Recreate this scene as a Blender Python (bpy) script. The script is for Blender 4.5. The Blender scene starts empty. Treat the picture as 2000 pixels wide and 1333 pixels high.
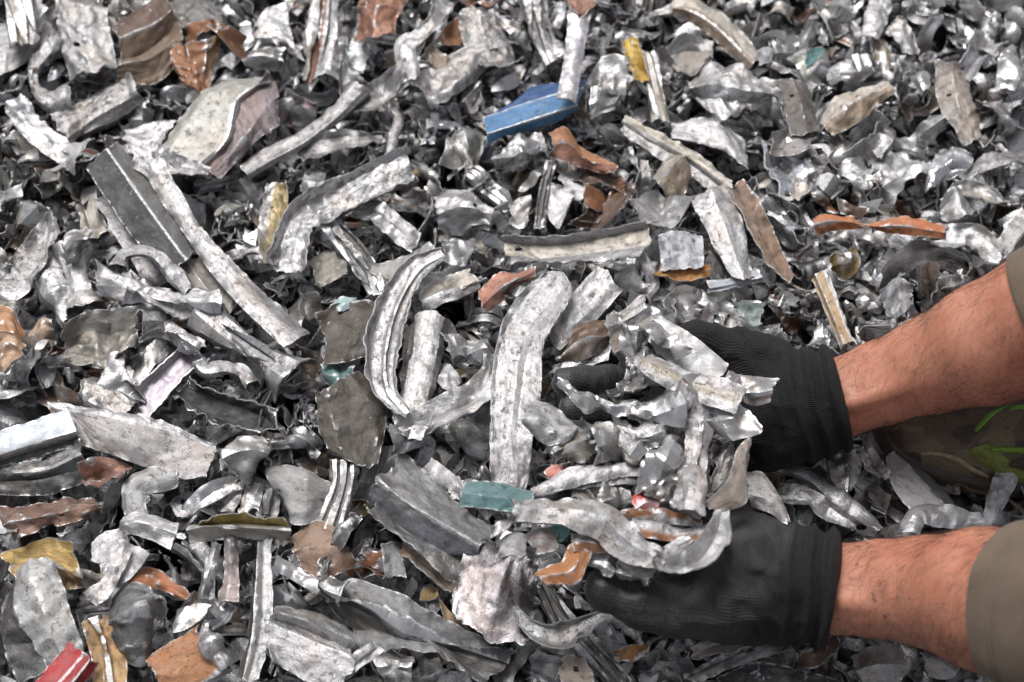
import bpy, math, random, os
import numpy as np
from mathutils import Vector, Matrix

scene = bpy.context.scene
C = scene.collection

# ------------------------------------------------------------------ camera, light, exposure
PITCH = math.radians(55.0)          # how far the lens looks down on the heap
DIST = 1.14                         # metres from the lens to the middle of the heap
LENS = 45.0
cam_d = bpy.data.cameras.new('camera')
cam = bpy.data.objects.new('camera', cam_d)
C.objects.link(cam)
cam.location = (0.0, -DIST * math.cos(PITCH), DIST * math.sin(PITCH))
cam.rotation_euler = (math.pi / 2 - PITCH, 0, 0)
cam_d.lens = LENS
cam_d.sensor_width = 36.0
cam_d.clip_start = 0.02
cam_d.clip_end = 200.0
cam_d.dof.use_dof = True
cam_d.dof.focus_distance = 1.03
cam_d.dof.aperture_fstop = 5.6
scene.camera = cam

SUN_EL, SUN_AZ = math.radians(58), math.radians(-28)     # azimuth from +Y (top of the photo) towards +X
world = bpy.data.worlds.new('World')
scene.world = world
world.use_nodes = True
wn = world.node_tree
wn.nodes.clear()
w_out = wn.nodes.new('ShaderNodeOutputWorld')
w_bg = wn.nodes.new('ShaderNodeBackground')
w_sky = wn.nodes.new('ShaderNodeTexSky')
w_sky.sky_type = 'NISHITA'
w_sky.sun_disc = False
w_sky.sun_elevation = SUN_EL
w_sky.sun_rotation = SUN_AZ
w_sky.air_density = 1.0
w_sky.dust_density = 4.0
w_sky.ozone_density = 1.0
w_hs = wn.nodes.new('ShaderNodeHueSaturation')           # hazy, nearly colourless daylight
w_hs.inputs['Saturation'].default_value = 0.22
w_bg.inputs['Strength'].default_value = 0.075
wn.links.new(w_sky.outputs[0], w_hs.inputs['Color'])
wn.links.new(w_hs.outputs[0], w_bg.inputs['Color'])
wn.links.new(w_bg.outputs[0], w_out.inputs['Surface'])

sun_d = bpy.data.lights.new('sun', 'SUN')
sun_d.energy = 1.5
sun_d.angle = math.radians(28)
sun_d.color = (1.0, 0.98, 0.955)
sun = bpy.data.objects.new('sun', sun_d)
C.objects.link(sun)
sdir = Vector((math.cos(SUN_EL) * math.sin(SUN_AZ), math.cos(SUN_EL) * math.cos(SUN_AZ), math.sin(SUN_EL)))
sun.rotation_euler = sdir.to_track_quat('Z', 'Y').to_euler()
sun.location = sdir * 5

vs = scene.view_settings
vs.view_transform = 'Standard'
vs.look = 'None'
vs.exposure = 0.80
vs.gamma = 1.0
vs.use_curve_mapping = False
scene.cycles.use_denoising = True
scene.cycles.max_bounces = 6
scene.cycles.diffuse_bounces = 3
scene.cycles.glossy_bounces = 4

# ------------------------------------------------------------------ survey helpers: photo point + height over the heap (cm) -> metres
PW, PH = 2000.0, 1333.0
TANX = 18.0 / LENS
CAM = np.array(cam.location)
RGT = np.array([1.0, 0, 0])
UPV = np.array([0, math.sin(PITCH), math.cos(PITCH)])
FWD = np.array([0, math.cos(PITCH), -math.sin(PITCH)])

def ray(px, py):
    a = (np.asarray(px, float) / PW * 2 - 1) * TANX
    b = (1 - np.asarray(py, float) / PH * 2) * TANX * PH / PW
    return FWD + a[..., None] * RGT + b[..., None] * UPV

def at(px, py, h):
    """the point of the place at height h cm that stands at this spot of the survey photo"""
    d = ray(px, py)
    t = (np.asarray(h, float) * 0.01 - CAM[2]) / d[..., 2]
    return CAM + d * t[..., None]

def to_px(P):
    q = P - CAM
    z = q @ FWD
    return np.stack([(q @ RGT / z / TANX + 1) / 2 * PW, (1 - q @ UPV / z / TANX * PW / PH) / 2 * PH, z], -1)

def px_m(p):
    """metres per photo pixel at a point"""
    return float((p - CAM) @ FWD) * TANX * 2 / PW

# ------------------------------------------------------------------ noise
def _h(ix, iy, s):
    n = (ix.astype(np.int64) * 374761393 + iy.astype(np.int64) * 668265263 + int(s) * 974634677) & 0xffffffff
    n = ((n ^ (n >> 13)) * 1274126177) & 0xffffffff
    return ((n ^ (n >> 16)) & 0xffff) / 32767.5 - 1.0

def vn(x, y, s=0):
    x = np.asarray(x, float); y = np.asarray(y, float)
    ix = np.floor(x); iy = np.floor(y)
    fx = x - ix; fy = y - iy
    fx = fx * fx * fx * (fx * (fx * 6 - 15) + 10); fy = fy * fy * fy * (fy * (fy * 6 - 15) + 10)
    a = _h(ix, iy, s); b = _h(ix + 1, iy, s); c = _h(ix, iy + 1, s); d = _h(ix + 1, iy + 1, s)
    return (a + (b - a) * fx) * (1 - fy) + (c + (d - c) * fx) * fy

def fbm(x, y, s=0, o=3):
    t = 0; a = 1.0
    for k in range(o):
        t = t + a * vn(x, y, s + k * 17)
        x = x * 2.03 + 3.1; y = y * 2.03 + 1.7; a *= 0.5
    return t

# ------------------------------------------------------------------ sheet-metal shell: a grid of points becomes a closed, thick, dented plate
def norms(P):
    du = np.gradient(P, axis=0); dv = np.gradient(P, axis=1)
    n = np.cross(du, dv)
    return n / (np.linalg.norm(n, axis=-1, keepdims=True) + 1e-12)

def smooth(P, k=1):
    for _ in range(k):
        Q = P.copy()
        Q[1:-1] = (P[:-2] + 2 * P[1:-1] + P[2:]) / 4
        P = Q.copy()
        P[:, 1:-1] = (Q[:, :-2] + 2 * Q[:, 1:-1] + Q[:, 2:]) / 4
    return P

def shell(P, tint, rng, thick=0.16, crumple=0.35, folds=3, ripple=0.12, torn=0.25, holes=(), back=None, notch=0, wave=0.0, fine=0.05, dents=2, ridge=(), hero=0):
    """P (nu,nv,3) metres; lengths below are in cm. Returns verts, faces, tint rgba, wear, suv"""
    nu, nv = P.shape[:2]
    sd = int(rng.integers(1, 1 << 30))
    s = np.zeros((nu, nv)); t = np.zeros((nu, nv))
    s[1:] = np.cumsum(np.linalg.norm(np.diff(P, axis=0), axis=-1), 0) * 100
    t[:, 1:] = np.cumsum(np.linalg.norm(np.diff(P, axis=1), axis=-1), 1) * 100
    s = np.broadcast_to(s.mean(1, keepdims=True), (nu, nv)); t = np.broadcast_to(t.mean(0, keepdims=True), (nu, nv))
    Ls, Lt = s[-1, 0], t[0, -1]
    P = P.copy()
    if hero:
        crumple *= 1.15; ripple *= 1.4; torn *= 1.4; thick *= .72; dents += 1
    # torn ends: the outline runs in and out
    if torn > 0:
        du = np.gradient(P, axis=0); du /= np.linalg.norm(du, axis=-1, keepdims=True) + 1e-12
        dv = np.gradient(P, axis=1); dv /= np.linalg.norm(dv, axis=-1, keepdims=True) + 1e-12
        e0 = np.clip(1 - s / (0.25 * Ls + .4), 0, 1) ** 2; e1 = np.clip(1 - (Ls - s) / (0.25 * Ls + .4), 0, 1) ** 2
        q = fbm(t * 0.9, t * 0 + 3.3, sd, 3) + 0.5 * np.abs(vn(t * 2.6, t * 0, sd + 5))
        q2 = fbm(t * 0.9, t * 0 + 9.3, sd + 9, 3) + 0.5 * np.abs(vn(t * 2.6, t * 0, sd + 6))
        P += du * ((e0 * q + e1 * q2) * torn * 0.01)[..., None]
        f0 = np.clip(1 - t / (0.4 * Lt + .05), 0, 1) ** 2; f1 = np.clip(1 - (Lt - t) / (0.4 * Lt + .05), 0, 1) ** 2
        q = fbm(s * 0.6, s * 0 + 5.3, sd + 3, 3); q2 = fbm(s * 0.6, s * 0 + 1.3, sd + 4, 3)
        P += dv * ((f0 * q + f1 * q2) * torn * 0.35 * 0.01)[..., None]
    N = norms(P)
    d = np.zeros((nu, nv))
    if folds:
        F = np.zeros((nu, nv))
        for _ in range(folds):
            a = rng.normal(0, 0.6) + (math.pi / 2 if rng.random() < 0.2 else 0)
            ca, sa = math.cos(a), math.sin(a)
            c0 = ca * rng.uniform(0, Ls) + sa * rng.uniform(0, Lt)
            F += rng.uniform(0.15, 0.75) * rng.choice([-1, 1]) * np.sqrt((ca * s + sa * t - c0) ** 2 + 0.0015)
        A = np.stack([np.ones(nu * nv), s.ravel(), t.ravel()], 1)
        F = F - (A @ np.linalg.lstsq(A, F.ravel(), rcond=None)[0]).reshape(nu, nv)
        d += F * crumple * 1.4 * math.sqrt(3 / max(folds, 3))
    for _ in range(dents):
        cs, ct = rng.uniform(0, Ls), rng.uniform(0, Lt)
        R = rng.uniform(0.4, 1.3)
        rr = np.sqrt(((s - cs) * rng.uniform(.5, 1)) ** 2 + (t - ct) ** 2)
        d += rng.choice([-1, -1, 1]) * rng.uniform(.2, .6) * crumple * np.clip(1 - rr / R, 0, 1) ** 1.3
    # sharp little buckles: ridged noise
    d += crumple * 0.34 * (1 - 2 * np.abs(fbm(s * 0.5, t * 0.62, sd + 11, 2)))
    # short sharp creases, each its own line, like a sheet that has been through the shredder
    for _ in range(int(min(16, 3 + Ls * Lt * .28))):
        a = rng.normal(0, .7) + (math.pi / 2 if rng.random() < .45 else 0)
        ca, sa = math.cos(a), math.sin(a)
        cs, ct = rng.uniform(0, Ls), rng.uniform(0, Lt)
        u_ = (s - cs) * ca + (t - ct) * sa; v_ = (t - ct) * ca - (s - cs) * sa
        v_ = v_ + .12 * vn(u_ * 1.3, u_ * 0 + cs, sd + 19)
        ln, wd = rng.uniform(.5, 1.8), rng.uniform(.18, .5)
        d += rng.choice([-1, 1]) * rng.uniform(.08, .26) * (.12 + crumple) * np.exp(-(u_ / ln) ** 2) * np.clip(1 - np.abs(v_) / wd, 0, 1)
    d += fine * .6 * fbm(s * 1.1, t * 1.9, sd + 21, 2)
    if ripple:
        ee = np.exp(-np.minimum(t, Lt - t) / 0.35) + 0.8 * np.exp(-np.minimum(s, Ls - s) / 0.35)
        d += ripple * ee * (fbm(s * 1.3, t * 1.3, sd + 31, 2))
    if wave:
        d += wave * np.sin(s * 2 * math.pi / rng.uniform(2.0, 3.2) + rng.uniform(0, 6)) * (np.abs(t / Lt - .5) * 2) ** 2
    P = P + N * (d * 0.01)[..., None]
    N = norms(P)
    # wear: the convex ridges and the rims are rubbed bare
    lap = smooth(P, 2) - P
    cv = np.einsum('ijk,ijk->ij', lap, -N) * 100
    # --- faces kept
    keep = np.ones((nu - 1, nv - 1), bool)
    sc = (s[:-1, :-1] + s[1:, 1:]) / 2; tc = (t[:-1, :-1] + t[1:, 1:]) / 2
    for (hp, hr) in holes:                                      # hp = photo point, hr = radius cm
        X = to_px(P)
        k = np.argmin((X[..., 0] - hp[0]) ** 2 + (X[..., 1] - hp[1]) ** 2)
        i, j = divmod(k, nv)
        rr = np.sqrt((s - s[i, j]) ** 2 + (t - t[i, j]) ** 2)
        kill = np.sqrt((sc - s[i, j]) ** 2 + (tc - t[i, j]) ** 2) < hr
        keep &= ~kill
    for _ in range(notch):                                      # V tears from the rim
        c0 = rng.uniform(0.15, .85) * Ls; dep = rng.uniform(.25, .5) * Lt; wd = rng.uniform(.12, .35)
        tt = tc if rng.random() < .5 else Lt - tc
        keep &= ~((tt < dep) & (np.abs(sc - c0 - .3 * tt) < wd * (1 - tt / dep)))
    th = thick * 0.01 / 2 * (0.75 + 0.5 * np.abs(vn(s * .7, t * .7, sd + 41)))[..., None]
    top = P + N * th; bot = P - N * th
    idx = np.arange(nu * nv).reshape(nu, nv)
    M = nu * nv
    a, b, c, e = idx[:-1, :-1], idx[1:, :-1], idx[1:, 1:], idx[:-1, 1:]
    f1 = np.stack([a, b, c, e], -1)[keep]
    f2 = np.stack([a, e, c, b], -1)[keep] + M
    fs = [f1, f2]
    kp = np.pad(keep, 1)
    def wall(p, q, m):
        p = p[m]; q = q[m]
        fs.append(np.stack([q, p, p + M, q + M], -1))
    wall(idx[:-1, :], idx[1:, :], kp[1:-1, 1:] & ~kp[1:-1, :-1])       # edge along u, face on +v side only
    wall(idx[1:, :], idx[:-1, :], kp[1:-1, :-1] & ~kp[1:-1, 1:])
    wall(idx[:, 1:], idx[:, :-1], kp[1:, 1:-1] & ~kp[:-1, 1:-1])
    wall(idx[:, :-1], idx[:, 1:], kp[:-1, 1:-1] & ~kp[1:, 1:-1])
    F = np.concatenate(fs)
    V = np.concatenate([top.reshape(-1, 3), bot.reshape(-1, 3)])
    tint = np.broadcast_to(np.asarray(tint, float), (nu, nv, 4)).reshape(-1, 4)
    if back is None:
        bk = tint * np.array([.85, .85, .87, .9])
    else:
        bk = np.broadcast_to(np.asarray(back, float), (M, 4))
    col = np.concatenate([tint, bk])
    ed = np.minimum(np.minimum(t, Lt - t), np.minimum(s, Ls - s))
    we = np.clip(1 - ed / 0.11, 0, 1) * 0.75
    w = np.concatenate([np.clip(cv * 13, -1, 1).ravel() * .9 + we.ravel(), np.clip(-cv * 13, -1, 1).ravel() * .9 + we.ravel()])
    for j in ridge:                                             # worn bare along these creases
        g = np.exp(-((t - t[:, j:j + 1]) / .15) ** 2).ravel() * 1.15
        w[:M] = np.maximum(w[:M], g)
    ox, oy = rng.uniform(0, 60, 2)
    suv = np.stack([s + ox, t + oy, np.full((nu, nv), (sd % 997) * .37)], -1).reshape(-1, 3)
    suv = np.concatenate([suv, suv + [0, 0, 2.5]])
    used = np.zeros(2 * M, bool); used[F.ravel()] = True
    if not used.all():
        mp = np.cumsum(used) - 1
        F = mp[F]; V = V[used]; col = col[used]; w = w[used]; suv = suv[used]
    return V, F, col, w, suv

def mesh_from(name, V, F, attrs=None, sharp=None, smooth_shade=True):
    me = bpy.data.meshes.new(name)
    V = np.ascontiguousarray(V, np.float32)
    k = F.shape[1]
    me.vertices.add(len(V)); me.vertices.foreach_set('co', V.ravel())
    me.loops.add(F.size); me.loops.foreach_set('vertex_index', np.ascontiguousarray(F, np.int32).ravel())
    me.polygons.add(len(F))
    me.polygons.foreach_set('loop_start', np.arange(0, F.size, k, dtype=np.int32))
    me.polygons.foreach_set('use_smooth', np.full(len(F), smooth_shade))
    for nm, ty, arr in attrs or ():
        at_ = me.attributes.new(nm, ty, 'POINT')
        key = {'FLOAT': 'value', 'FLOAT_VECTOR': 'vector', 'FLOAT_COLOR': 'color'}[ty]
        at_.data.foreach_set(key, np.ascontiguousarray(arr, np.float32).ravel())
    me.update(calc_edges=True)
    if sharp:
        me.set_sharp_from_angle(angle=math.radians(sharp))
    return me

def scrap_mesh(name, sh):
    V, F, col, w, suv = sh
    o = V.mean(0)
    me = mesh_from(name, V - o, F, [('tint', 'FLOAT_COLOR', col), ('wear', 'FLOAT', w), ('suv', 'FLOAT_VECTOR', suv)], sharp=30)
    return me, o

def tag(o, label=None, cat=None, group=None, kind=None):
    if label: o['label'] = label
    if cat: o['category'] = cat
    if group: o['group'] = group
    if kind: o['kind'] = kind
    return o

def link(name, me, mat, parent=None, loc=None):
    o = bpy.data.objects.new(name, me)
    C.objects.link(o)
    if mat: me.materials.append(mat)
    if loc is not None: o.location = loc
    if parent is not None:
        o.parent = parent
        o.matrix_parent_inverse = Matrix.Translation(-Vector(parent.location))
    return o

# ------------------------------------------------------------------ materials
class NT:
    def __init__(s, name):
        s.m = bpy.data.materials.new(name); s.m.use_nodes = True
        s.t = s.m.node_tree; s.t.nodes.clear()
        s.out = s.n('ShaderNodeOutputMaterial')
        s.b = s.n('ShaderNodeBsdfPrincipled')
        s.t.links.new(s.b.outputs[0], s.out.inputs[0])
    def n(s, ty, **kw):
        x = s.t.nodes.new(ty)
        for k, v in kw.items(): setattr(x, k, v)
        return x
    def set(s, sock, v):
        if isinstance(v, bpy.types.NodeSocket): s.t.links.new(v, sock)
        elif v is not None:
            if sock.type == 'RGBA' and len(v) == 3: v = (*v, 1)
            sock.default_value = v
    def attr(s, name, out='Fac'):
        return s.n('ShaderNodeAttribute', attribute_name=name).outputs[out]
    def noise(s, vec, scale, detail=3, rough=.55, dist=0, out='Fac'):
        x = s.n('ShaderNodeTexNoise'); s.set(x.inputs['Vector'], vec)
        x.inputs['Scale'].default_value = scale; x.inputs['Detail'].default_value = detail
        x.inputs['Roughness'].default_value = rough; x.inputs['Distortion'].default_value = dist
        return x.outputs[out]
    def vmul(s, vec, v):
        x = s.n('ShaderNodeVectorMath', operation='MULTIPLY'); s.set(x.inputs[0], vec); x.inputs[1].default_value = v
        return x.outputs[0]
    def math(s, op, a, b=0.0, clamp=False):
        x = s.n('ShaderNodeMath', operation=op, use_clamp=clamp); s.set(x.inputs[0], a); s.set(x.inputs[1], b)
        return x.outputs[0]
    def ramp(s, f, lo, hi, a=0.0, b=1.0):
        x = s.n('ShaderNodeMapRange', interpolation_type='SMOOTHSTEP'); s.set(x.inputs[0], f)
        for i, v in enumerate((lo, hi, a, b)): s.set(x.inputs[i + 1], v)
        return x.outputs[0]
    def mix(s, f, a, b, mode='MIX'):
        x = s.n('ShaderNodeMix', data_type='RGBA', blend_type=mode); s.set(x.inputs[0], f); s.set(x.inputs[6], a); s.set(x.inputs[7], b)
        return x.outputs[2]
    def fmix(s, f, a, b):
        x = s.n('ShaderNodeMix', data_type='FLOAT'); s.set(x.inputs[0], f); s.set(x.inputs[2], a); s.set(x.inputs[3], b)
        return x.outputs[0]
    def bump(s, h, strength, dist, nrm=None):
        x = s.n('ShaderNodeBump'); s.set(x.inputs['Height'], h); x.inputs['Strength'].default_value = strength
        x.inputs['Distance'].default_value = dist
        if nrm is not None: s.t.links.new(nrm, x.inputs['Normal'])
        return x.outputs[0]
    def p(s, **kw):
        for k, v in kw.items(): s.set(s.b.inputs[k.replace('_', ' ')], v)
        return s.m

def make_scrap_mat(name='scrap_metal', dk=1.0, rk=1.0, bk=1.0):
    m = NT(name)
    one = m.n('ShaderNodeTexWhiteNoise', noise_dimensions='1D')       # every piece has had its own life
    suv = m.attr('suv', 'Vector'); tint = m.attr('tint', 'Color'); A = m.attr('tint', 'Alpha'); wear = m.attr('wear')
    sz = m.n('ShaderNodeSeparateXYZ'); m.set(sz.inputs[0], suv); m.set(one.inputs['W'], sz.outputs[2]); rnd = one.outputs['Value']
    own = m.fmix(rnd, .25, 1.15)
    big = m.noise(suv, 0.5, 5, .6)
    mid = m.noise(suv, 1.6, 8, .68)
    fin = m.noise(suv, 8.0, 5, .75)
    strk = m.noise(m.vmul(suv, (.65, 1.9, 1)), 1.0, 8, .72, .8)
    scr = m.noise(m.vmul(suv, (.8, 16.0, 1)), 1.0, 3, .6, 1.2)
    warm = m.noise(m.vmul(suv, (.6, .6, 1.7)), 0.45, 4, .6)
    def mulcol(c, f):
        cc = m.n('ShaderNodeCombineColor')
        for i in range(3): m.t.links.new(f, cc.inputs[i])
        return m.mix(1.0, c, cc.outputs[0], 'MULTIPLY')
    # oxide or paint colour, cloudy, with brownish handling stains
    base = mulcol(tint, m.ramp(m.math('ADD', m.math('MULTIPLY', big, .5), m.math('MULTIPLY', mid, .5)), .36, .62, .74, 1.10))
    fade = m.math('MULTIPLY', m.ramp(m.math('ADD', m.math('MULTIPLY', strk, .5), m.math('MULTIPLY', big, .5)), .46, .60, 0, .45), A)
    base = m.mix(fade, base, m.mix(.5, base, (.36, .35, .34)))
    base = m.mix(m.ramp(warm, .47, .70, 0, .42), base, m.mix(1.0, base, (.86, .70, .55), 'MULTIPLY'))
    # bare rubbed metal on rims, ridges and in chips of the coating
    wf = m.math('ADD', wear, m.math('ADD', m.math('MULTIPLY', m.math('SUBTRACT', fin, .5), 1.3), m.math('MULTIPLY', m.math('SUBTRACT', mid, .5), 1.2)))
    chips = m.ramp(m.math('ADD', m.math('MULTIPLY', mid, .6), m.math('MULTIPLY', fin, .4)), m.fmix(A, .64, .575), m.fmix(A, .67, .605))
    bare = m.math('MULTIPLY', m.math('MAXIMUM', m.ramp(wf, .42, .80), m.math('MULTIPLY', chips, m.math('MULTIPLY', A, .7))), .4 + .6 * dk)
    bare_c = m.mix(strk, (.40, .40, .41), (.74, .74, .75))
    col = m.mix(m.math('MULTIPLY', bare, .85), base, bare_c)
    # soft grey smears, then black dirt in streaks, specks and scratches
    smear = m.ramp(m.math('ADD', m.math('MULTIPLY', strk, .55), m.math('MULTIPLY', mid, .45)), .49, .60, 0, .55 * dk)
    smear = m.math('MULTIPLY', smear, own)
    col = m.mix(smear, col, m.mix(1.0, col, (.42, .40, .385), 'MULTIPLY'))
    d1 = m.ramp(m.math('ADD', m.math('MULTIPLY', strk, .42), m.math('ADD', m.math('MULTIPLY', mid, .36), m.math('MULTIPLY', fin, .22))), .54, .60)
    d2 = m.ramp(m.math('ADD', m.math('MULTIPLY', fin, .65), m.math('MULTIPLY', big, .35)), .575, .62)
    d3 = m.ramp(scr, .63, .72)
    # hairline cracks and cuts
    wob = m.n('ShaderNodeVectorMath', operation='ADD'); m.set(wob.inputs[0], suv)
    nv_ = m.n('ShaderNodeTexNoise'); m.set(nv_.inputs['Vector'], suv); nv_.inputs['Scale'].default_value = 1.4; nv_.inputs['Detail'].default_value = 5
    vm_ = m.n('ShaderNodeVectorMath', operation='SCALE'); m.t.links.new(nv_.outputs['Color'], vm_.inputs[0]); vm_.inputs['Scale'].default_value = 1.6
    m.t.links.new(vm_.outputs[0], wob.inputs[1])
    vo = m.n('ShaderNodeTexVoronoi', feature='DISTANCE_TO_EDGE'); m.set(vo.inputs['Vector'], m.vmul(wob.outputs[0], (.55, .95, 1))); vo.inputs['Scale'].default_value = .8
    crk = m.math('MULTIPLY', m.ramp(vo.outputs['Distance'], .010, .035, 1, 0), m.ramp(mid, .47, .56))
    conc = m.math('MULTIPLY', m.ramp(m.math('ADD', m.math('MULTIPLY', wear, -1.0), m.math('MULTIPLY', m.math('SUBTRACT', fin, .5), 1.2)), .12, .55), .75)  # concave creases of the sheet are darkened as well
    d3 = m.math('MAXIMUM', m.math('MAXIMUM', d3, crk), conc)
    dirt_creases = m.math('MULTIPLY', m.math('MULTIPLY', m.math('MAXIMUM', m.math('MAXIMUM', d1, m.math('MULTIPLY', d2, .75)), m.math('MULTIPLY', d3, .85)), .85 * dk), m.fmix(rnd, .45, 1.1), True)
    col = m.mix(dirt_creases, col, (.026, .024, .022))
    met = m.fmix(bare, m.math('SUBTRACT', 1.0, m.math('MULTIPLY', A, .97)), .95)
    met = m.math('MULTIPLY', met, m.math('SUBTRACT', 1.0, m.math('MULTIPLY', dirt_creases, .85)))
    met = m.math('MULTIPLY', met, m.math('SUBTRACT', 1.0, m.math('MULTIPLY', smear, .4)))
    r = m.fmix(A, m.ramp(mid, .35, .65, .17, .40), m.ramp(mid, .35, .65, .44, .68))
    r = m.fmix(bare, r, m.ramp(fin, .3, .7, .22, .42))
    r = m.math('ADD', r, m.math('MULTIPLY', m.math('MAXIMUM', dirt_creases, smear), .22), True)
    h = m.math('ADD', mid, m.math('ADD', m.math('MULTIPLY', fin, .30), m.math('MULTIPLY', strk, .40)))
    h = m.math('SUBTRACT', h, m.math('MULTIPLY', m.math('MAXIMUM', chips, d3), .08))
    r = m.math('MULTIPLY', r, rk)
    return m.p(Base_Color=col, Metallic=met, Roughness=r, Normal=m.bump(h, .75 * bk, .0016))

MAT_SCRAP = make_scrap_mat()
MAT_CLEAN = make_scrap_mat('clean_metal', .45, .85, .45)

def make_ground_mat():
    m = NT('scrap_fines')
    co = m.n('ShaderNodeTexCoord').outputs['Object']
    a = m.noise(co, 60, 6, .7); b = m.noise(co, 300, 4, .7)
    col = m.mix(m.ramp(a, .4, .65), (.02, .019, .018), (.10, .095, .09))
    return m.p(Base_Color=col, Roughness=.75, Normal=m.bump(m.math('ADD', a, m.math('MULTIPLY', b, .4)), .8, .01))

# ------------------------------------------------------------------ tints: colour + how much of it is coating (0 bare metal .. 1 paint)
T = dict(alu=(.60, .60, .615, .10), sil=(.50, .495, .505, .20), gry=(.37, .36, .362, .28), drk=(.14, .136, .136, .40), blk=(.024, .024, .027, .85),
         wht=(.49, .48, .49, .28), crm=(.46, .425, .375, .45), tan=(.27, .21, .16, .62), brn=(.115, .065, .045, .7), org=(.28, .125, .058, .7),
         rst=(.24, .11, .07, .6), yel=(.38, .28, .13, .45), blu=(.085, .23, .45, 1), dbl=(.025, .09, .25, 1), red=(.42, .025, .03, 1), tea=(.115, .205, .215, 1),
         pnk=(.36, .30, .305, .6), pur=(.20, .188, .20, .05), olv=(.29, .225, .10, .45), lbl=(.44, .47, .52, .75), mnt=(.34, .40, .38, .7), dsv=(.29, .284, .286, .15), blg=(.36, .37, .40, .45))

def tintof(t):
    return np.array(T[t] if isinstance(t, str) else t, float)

# ------------------------------------------------------------------ lofted pieces
def crom(pts, n):
    p = np.asarray(pts, float)
    if len(p) == 2:
        f = np.linspace(0, 1, n)[:, None]
        return p[0] * (1 - f) + p[1] * f
    q = np.vstack([2 * p[0] - p[1], p, 2 * p[-1] - p[-2]])
    segs = []
    for i in range(len(p) - 1):
        f = np.linspace(0, 1, 14, endpoint=i == len(p) - 2)[:, None]
        a, b, c, d = q[i], q[i + 1], q[i + 2], q[i + 3]
        segs.append(.5 * (2 * b + (c - a) * f + (2 * a - 5 * b + 4 * c - d) * f ** 2 + (3 * b - a - 3 * c + d) * f ** 3))
    s = np.vstack(segs)
    L = np.r_[0, np.cumsum(np.linalg.norm(np.diff(s[:, :3], axis=0), axis=1) + 1e-9)]
    f = np.linspace(0, L[-1], n)
    return np.stack([np.interp(f, L, s[:, k]) for k in range(s.shape[1])], 1)

def across(R, vpos, nv, tints=None):
    """R (rows, nu, 3) with positions vpos -> (nu, nv, 3) piecewise linear"""
    f = np.linspace(vpos[0], vpos[-1], nv)
    # put grid lines on the creases
    for v in vpos[1:-1]:
        f[np.argmin(np.abs(f - v))] = v
    k = np.clip(np.searchsorted(vpos, f, side='right') - 1, 0, len(vpos) - 2)
    w = (f - np.asarray(vpos)[k]) / (np.asarray(vpos)[k + 1] - np.asarray(vpos)[k])
    P = R[k] * (1 - w)[:, None, None] + R[k + 1] * w[:, None, None]
    tt = None
    if tints is not None:
        tt = np.array([tints[min(i, len(tints) - 1)] for i in k])
    return P.transpose(1, 0, 2), tt

PROF = dict(
    flat=[(-1, 0), (1, 0)],
    bow=[(-1, 0), (-.5, .22), (0, .3), (.5, .22), (1, 0)],
    dish=[(-1, .35), (-.6, .05), (0, 0), (.6, .05), (1, .35)],
    chan=[(-1, .75), (-.88, .1), (-.75, 0), (.75, 0), (.88, .1), (1, .75)],
    hat=[(-1, 0), (-.7, .05), (-.55, .5), (.55, .5), (.7, .05), (1, 0)],
    vee=[(-1, .0), (0, .5), (1, 0)],
    val=[(-1, .5), (0, 0), (1, .5)],
    ell=[(-1, 0), (.45, .25), (.6, .2), (1, -.7)],
    rib=[(-1, 0), (-.15, 0), (0, .32), (.15, 0), (1, 0)],
    slot=[(-1, -.5), (-.95, .1), (-.6, .45), (-.12, .4), (-.04, .02), (.04, .02), (.12, .4), (.6, .45), (.95, .1), (1, -.5)],
    rbs=[(-1, -.2), (-.85, .2), (-.6, .22), (-.5, -.05), (-.35, -.05), (-.22, .22), (.2, .22), (.32, -.05), (.5, -.05), (.6, .22), (.85, .2), (1, -.2)],
    tube=[(-.2, -.7), (-.75, -.62), (-1, -.1), (-.8, .45), (-.3, .66), (.3, .66), (.8, .45), (1, -.1), (.75, -.62), (.2, -.7)],
    box=[(-.3, -.75), (-1, -.7), (-1, .5), (-.9, .6), (.9, .6), (1, .5), (1, -.7), (.3, -.75)],
    hem=[(-.8, .12), (-1, .22), (-1.02, .05), (-.9, 0), (.8, 0), (1, .25), (.9, .4)],
)
HERO = []          # (name, label, group, shell data, landmark, cat)
RNG = np.random.default_rng(4711)
MASKS = []         # photo outlines of the placed pieces

def L(name, label, tint, h, rows, lm=None, res=.17, grp='heap', **kw):
    """a piece given by its lengthwise creases: rows of survey points (x, y[, extra height])"""
    n0 = max(len(r) for r in rows)
    r3 = []
    for r in rows:
        r = [(p[0], p[1], h + (p[2] if len(p) > 2 else 0)) for p in r]
        r = crom(r, 60)
        r3.append(at(r[:, 0], r[:, 1], r[:, 2]))
    R = np.array(r3)
    Ls = np.linalg.norm(np.diff(R, axis=1), axis=-1).sum(1).mean() * 100
    w = np.linalg.norm(np.diff(R, axis=0), axis=-1).mean(1) * 100
    nu = int(np.clip(Ls / res, 10, 110)); nv = int(np.clip(w.sum() / res, 2 * len(rows), 60))
    R = np.stack([np.stack([np.interp(np.linspace(0, 59, nu), np.arange(60), R[k, :, j]) for j in range(3)], 1) for k in range(len(rows))])
    tl = tint if isinstance(tint, list) else [tint]
    tl = [tintof(t) for t in tl]
    P, tt = across(R, np.r_[0, np.cumsum(w)], nv, tl)
    if 'ridge' in kw:
        vp = np.r_[0, np.cumsum(w)]; fv = np.linspace(0, vp[-1], nv)
        kw['ridge'] = [int(np.argmin(np.abs(fv - vp[i]))) for i in kw['ridge']]
    emit(name, label, P, tt[None], lm, grp, kw)

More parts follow.
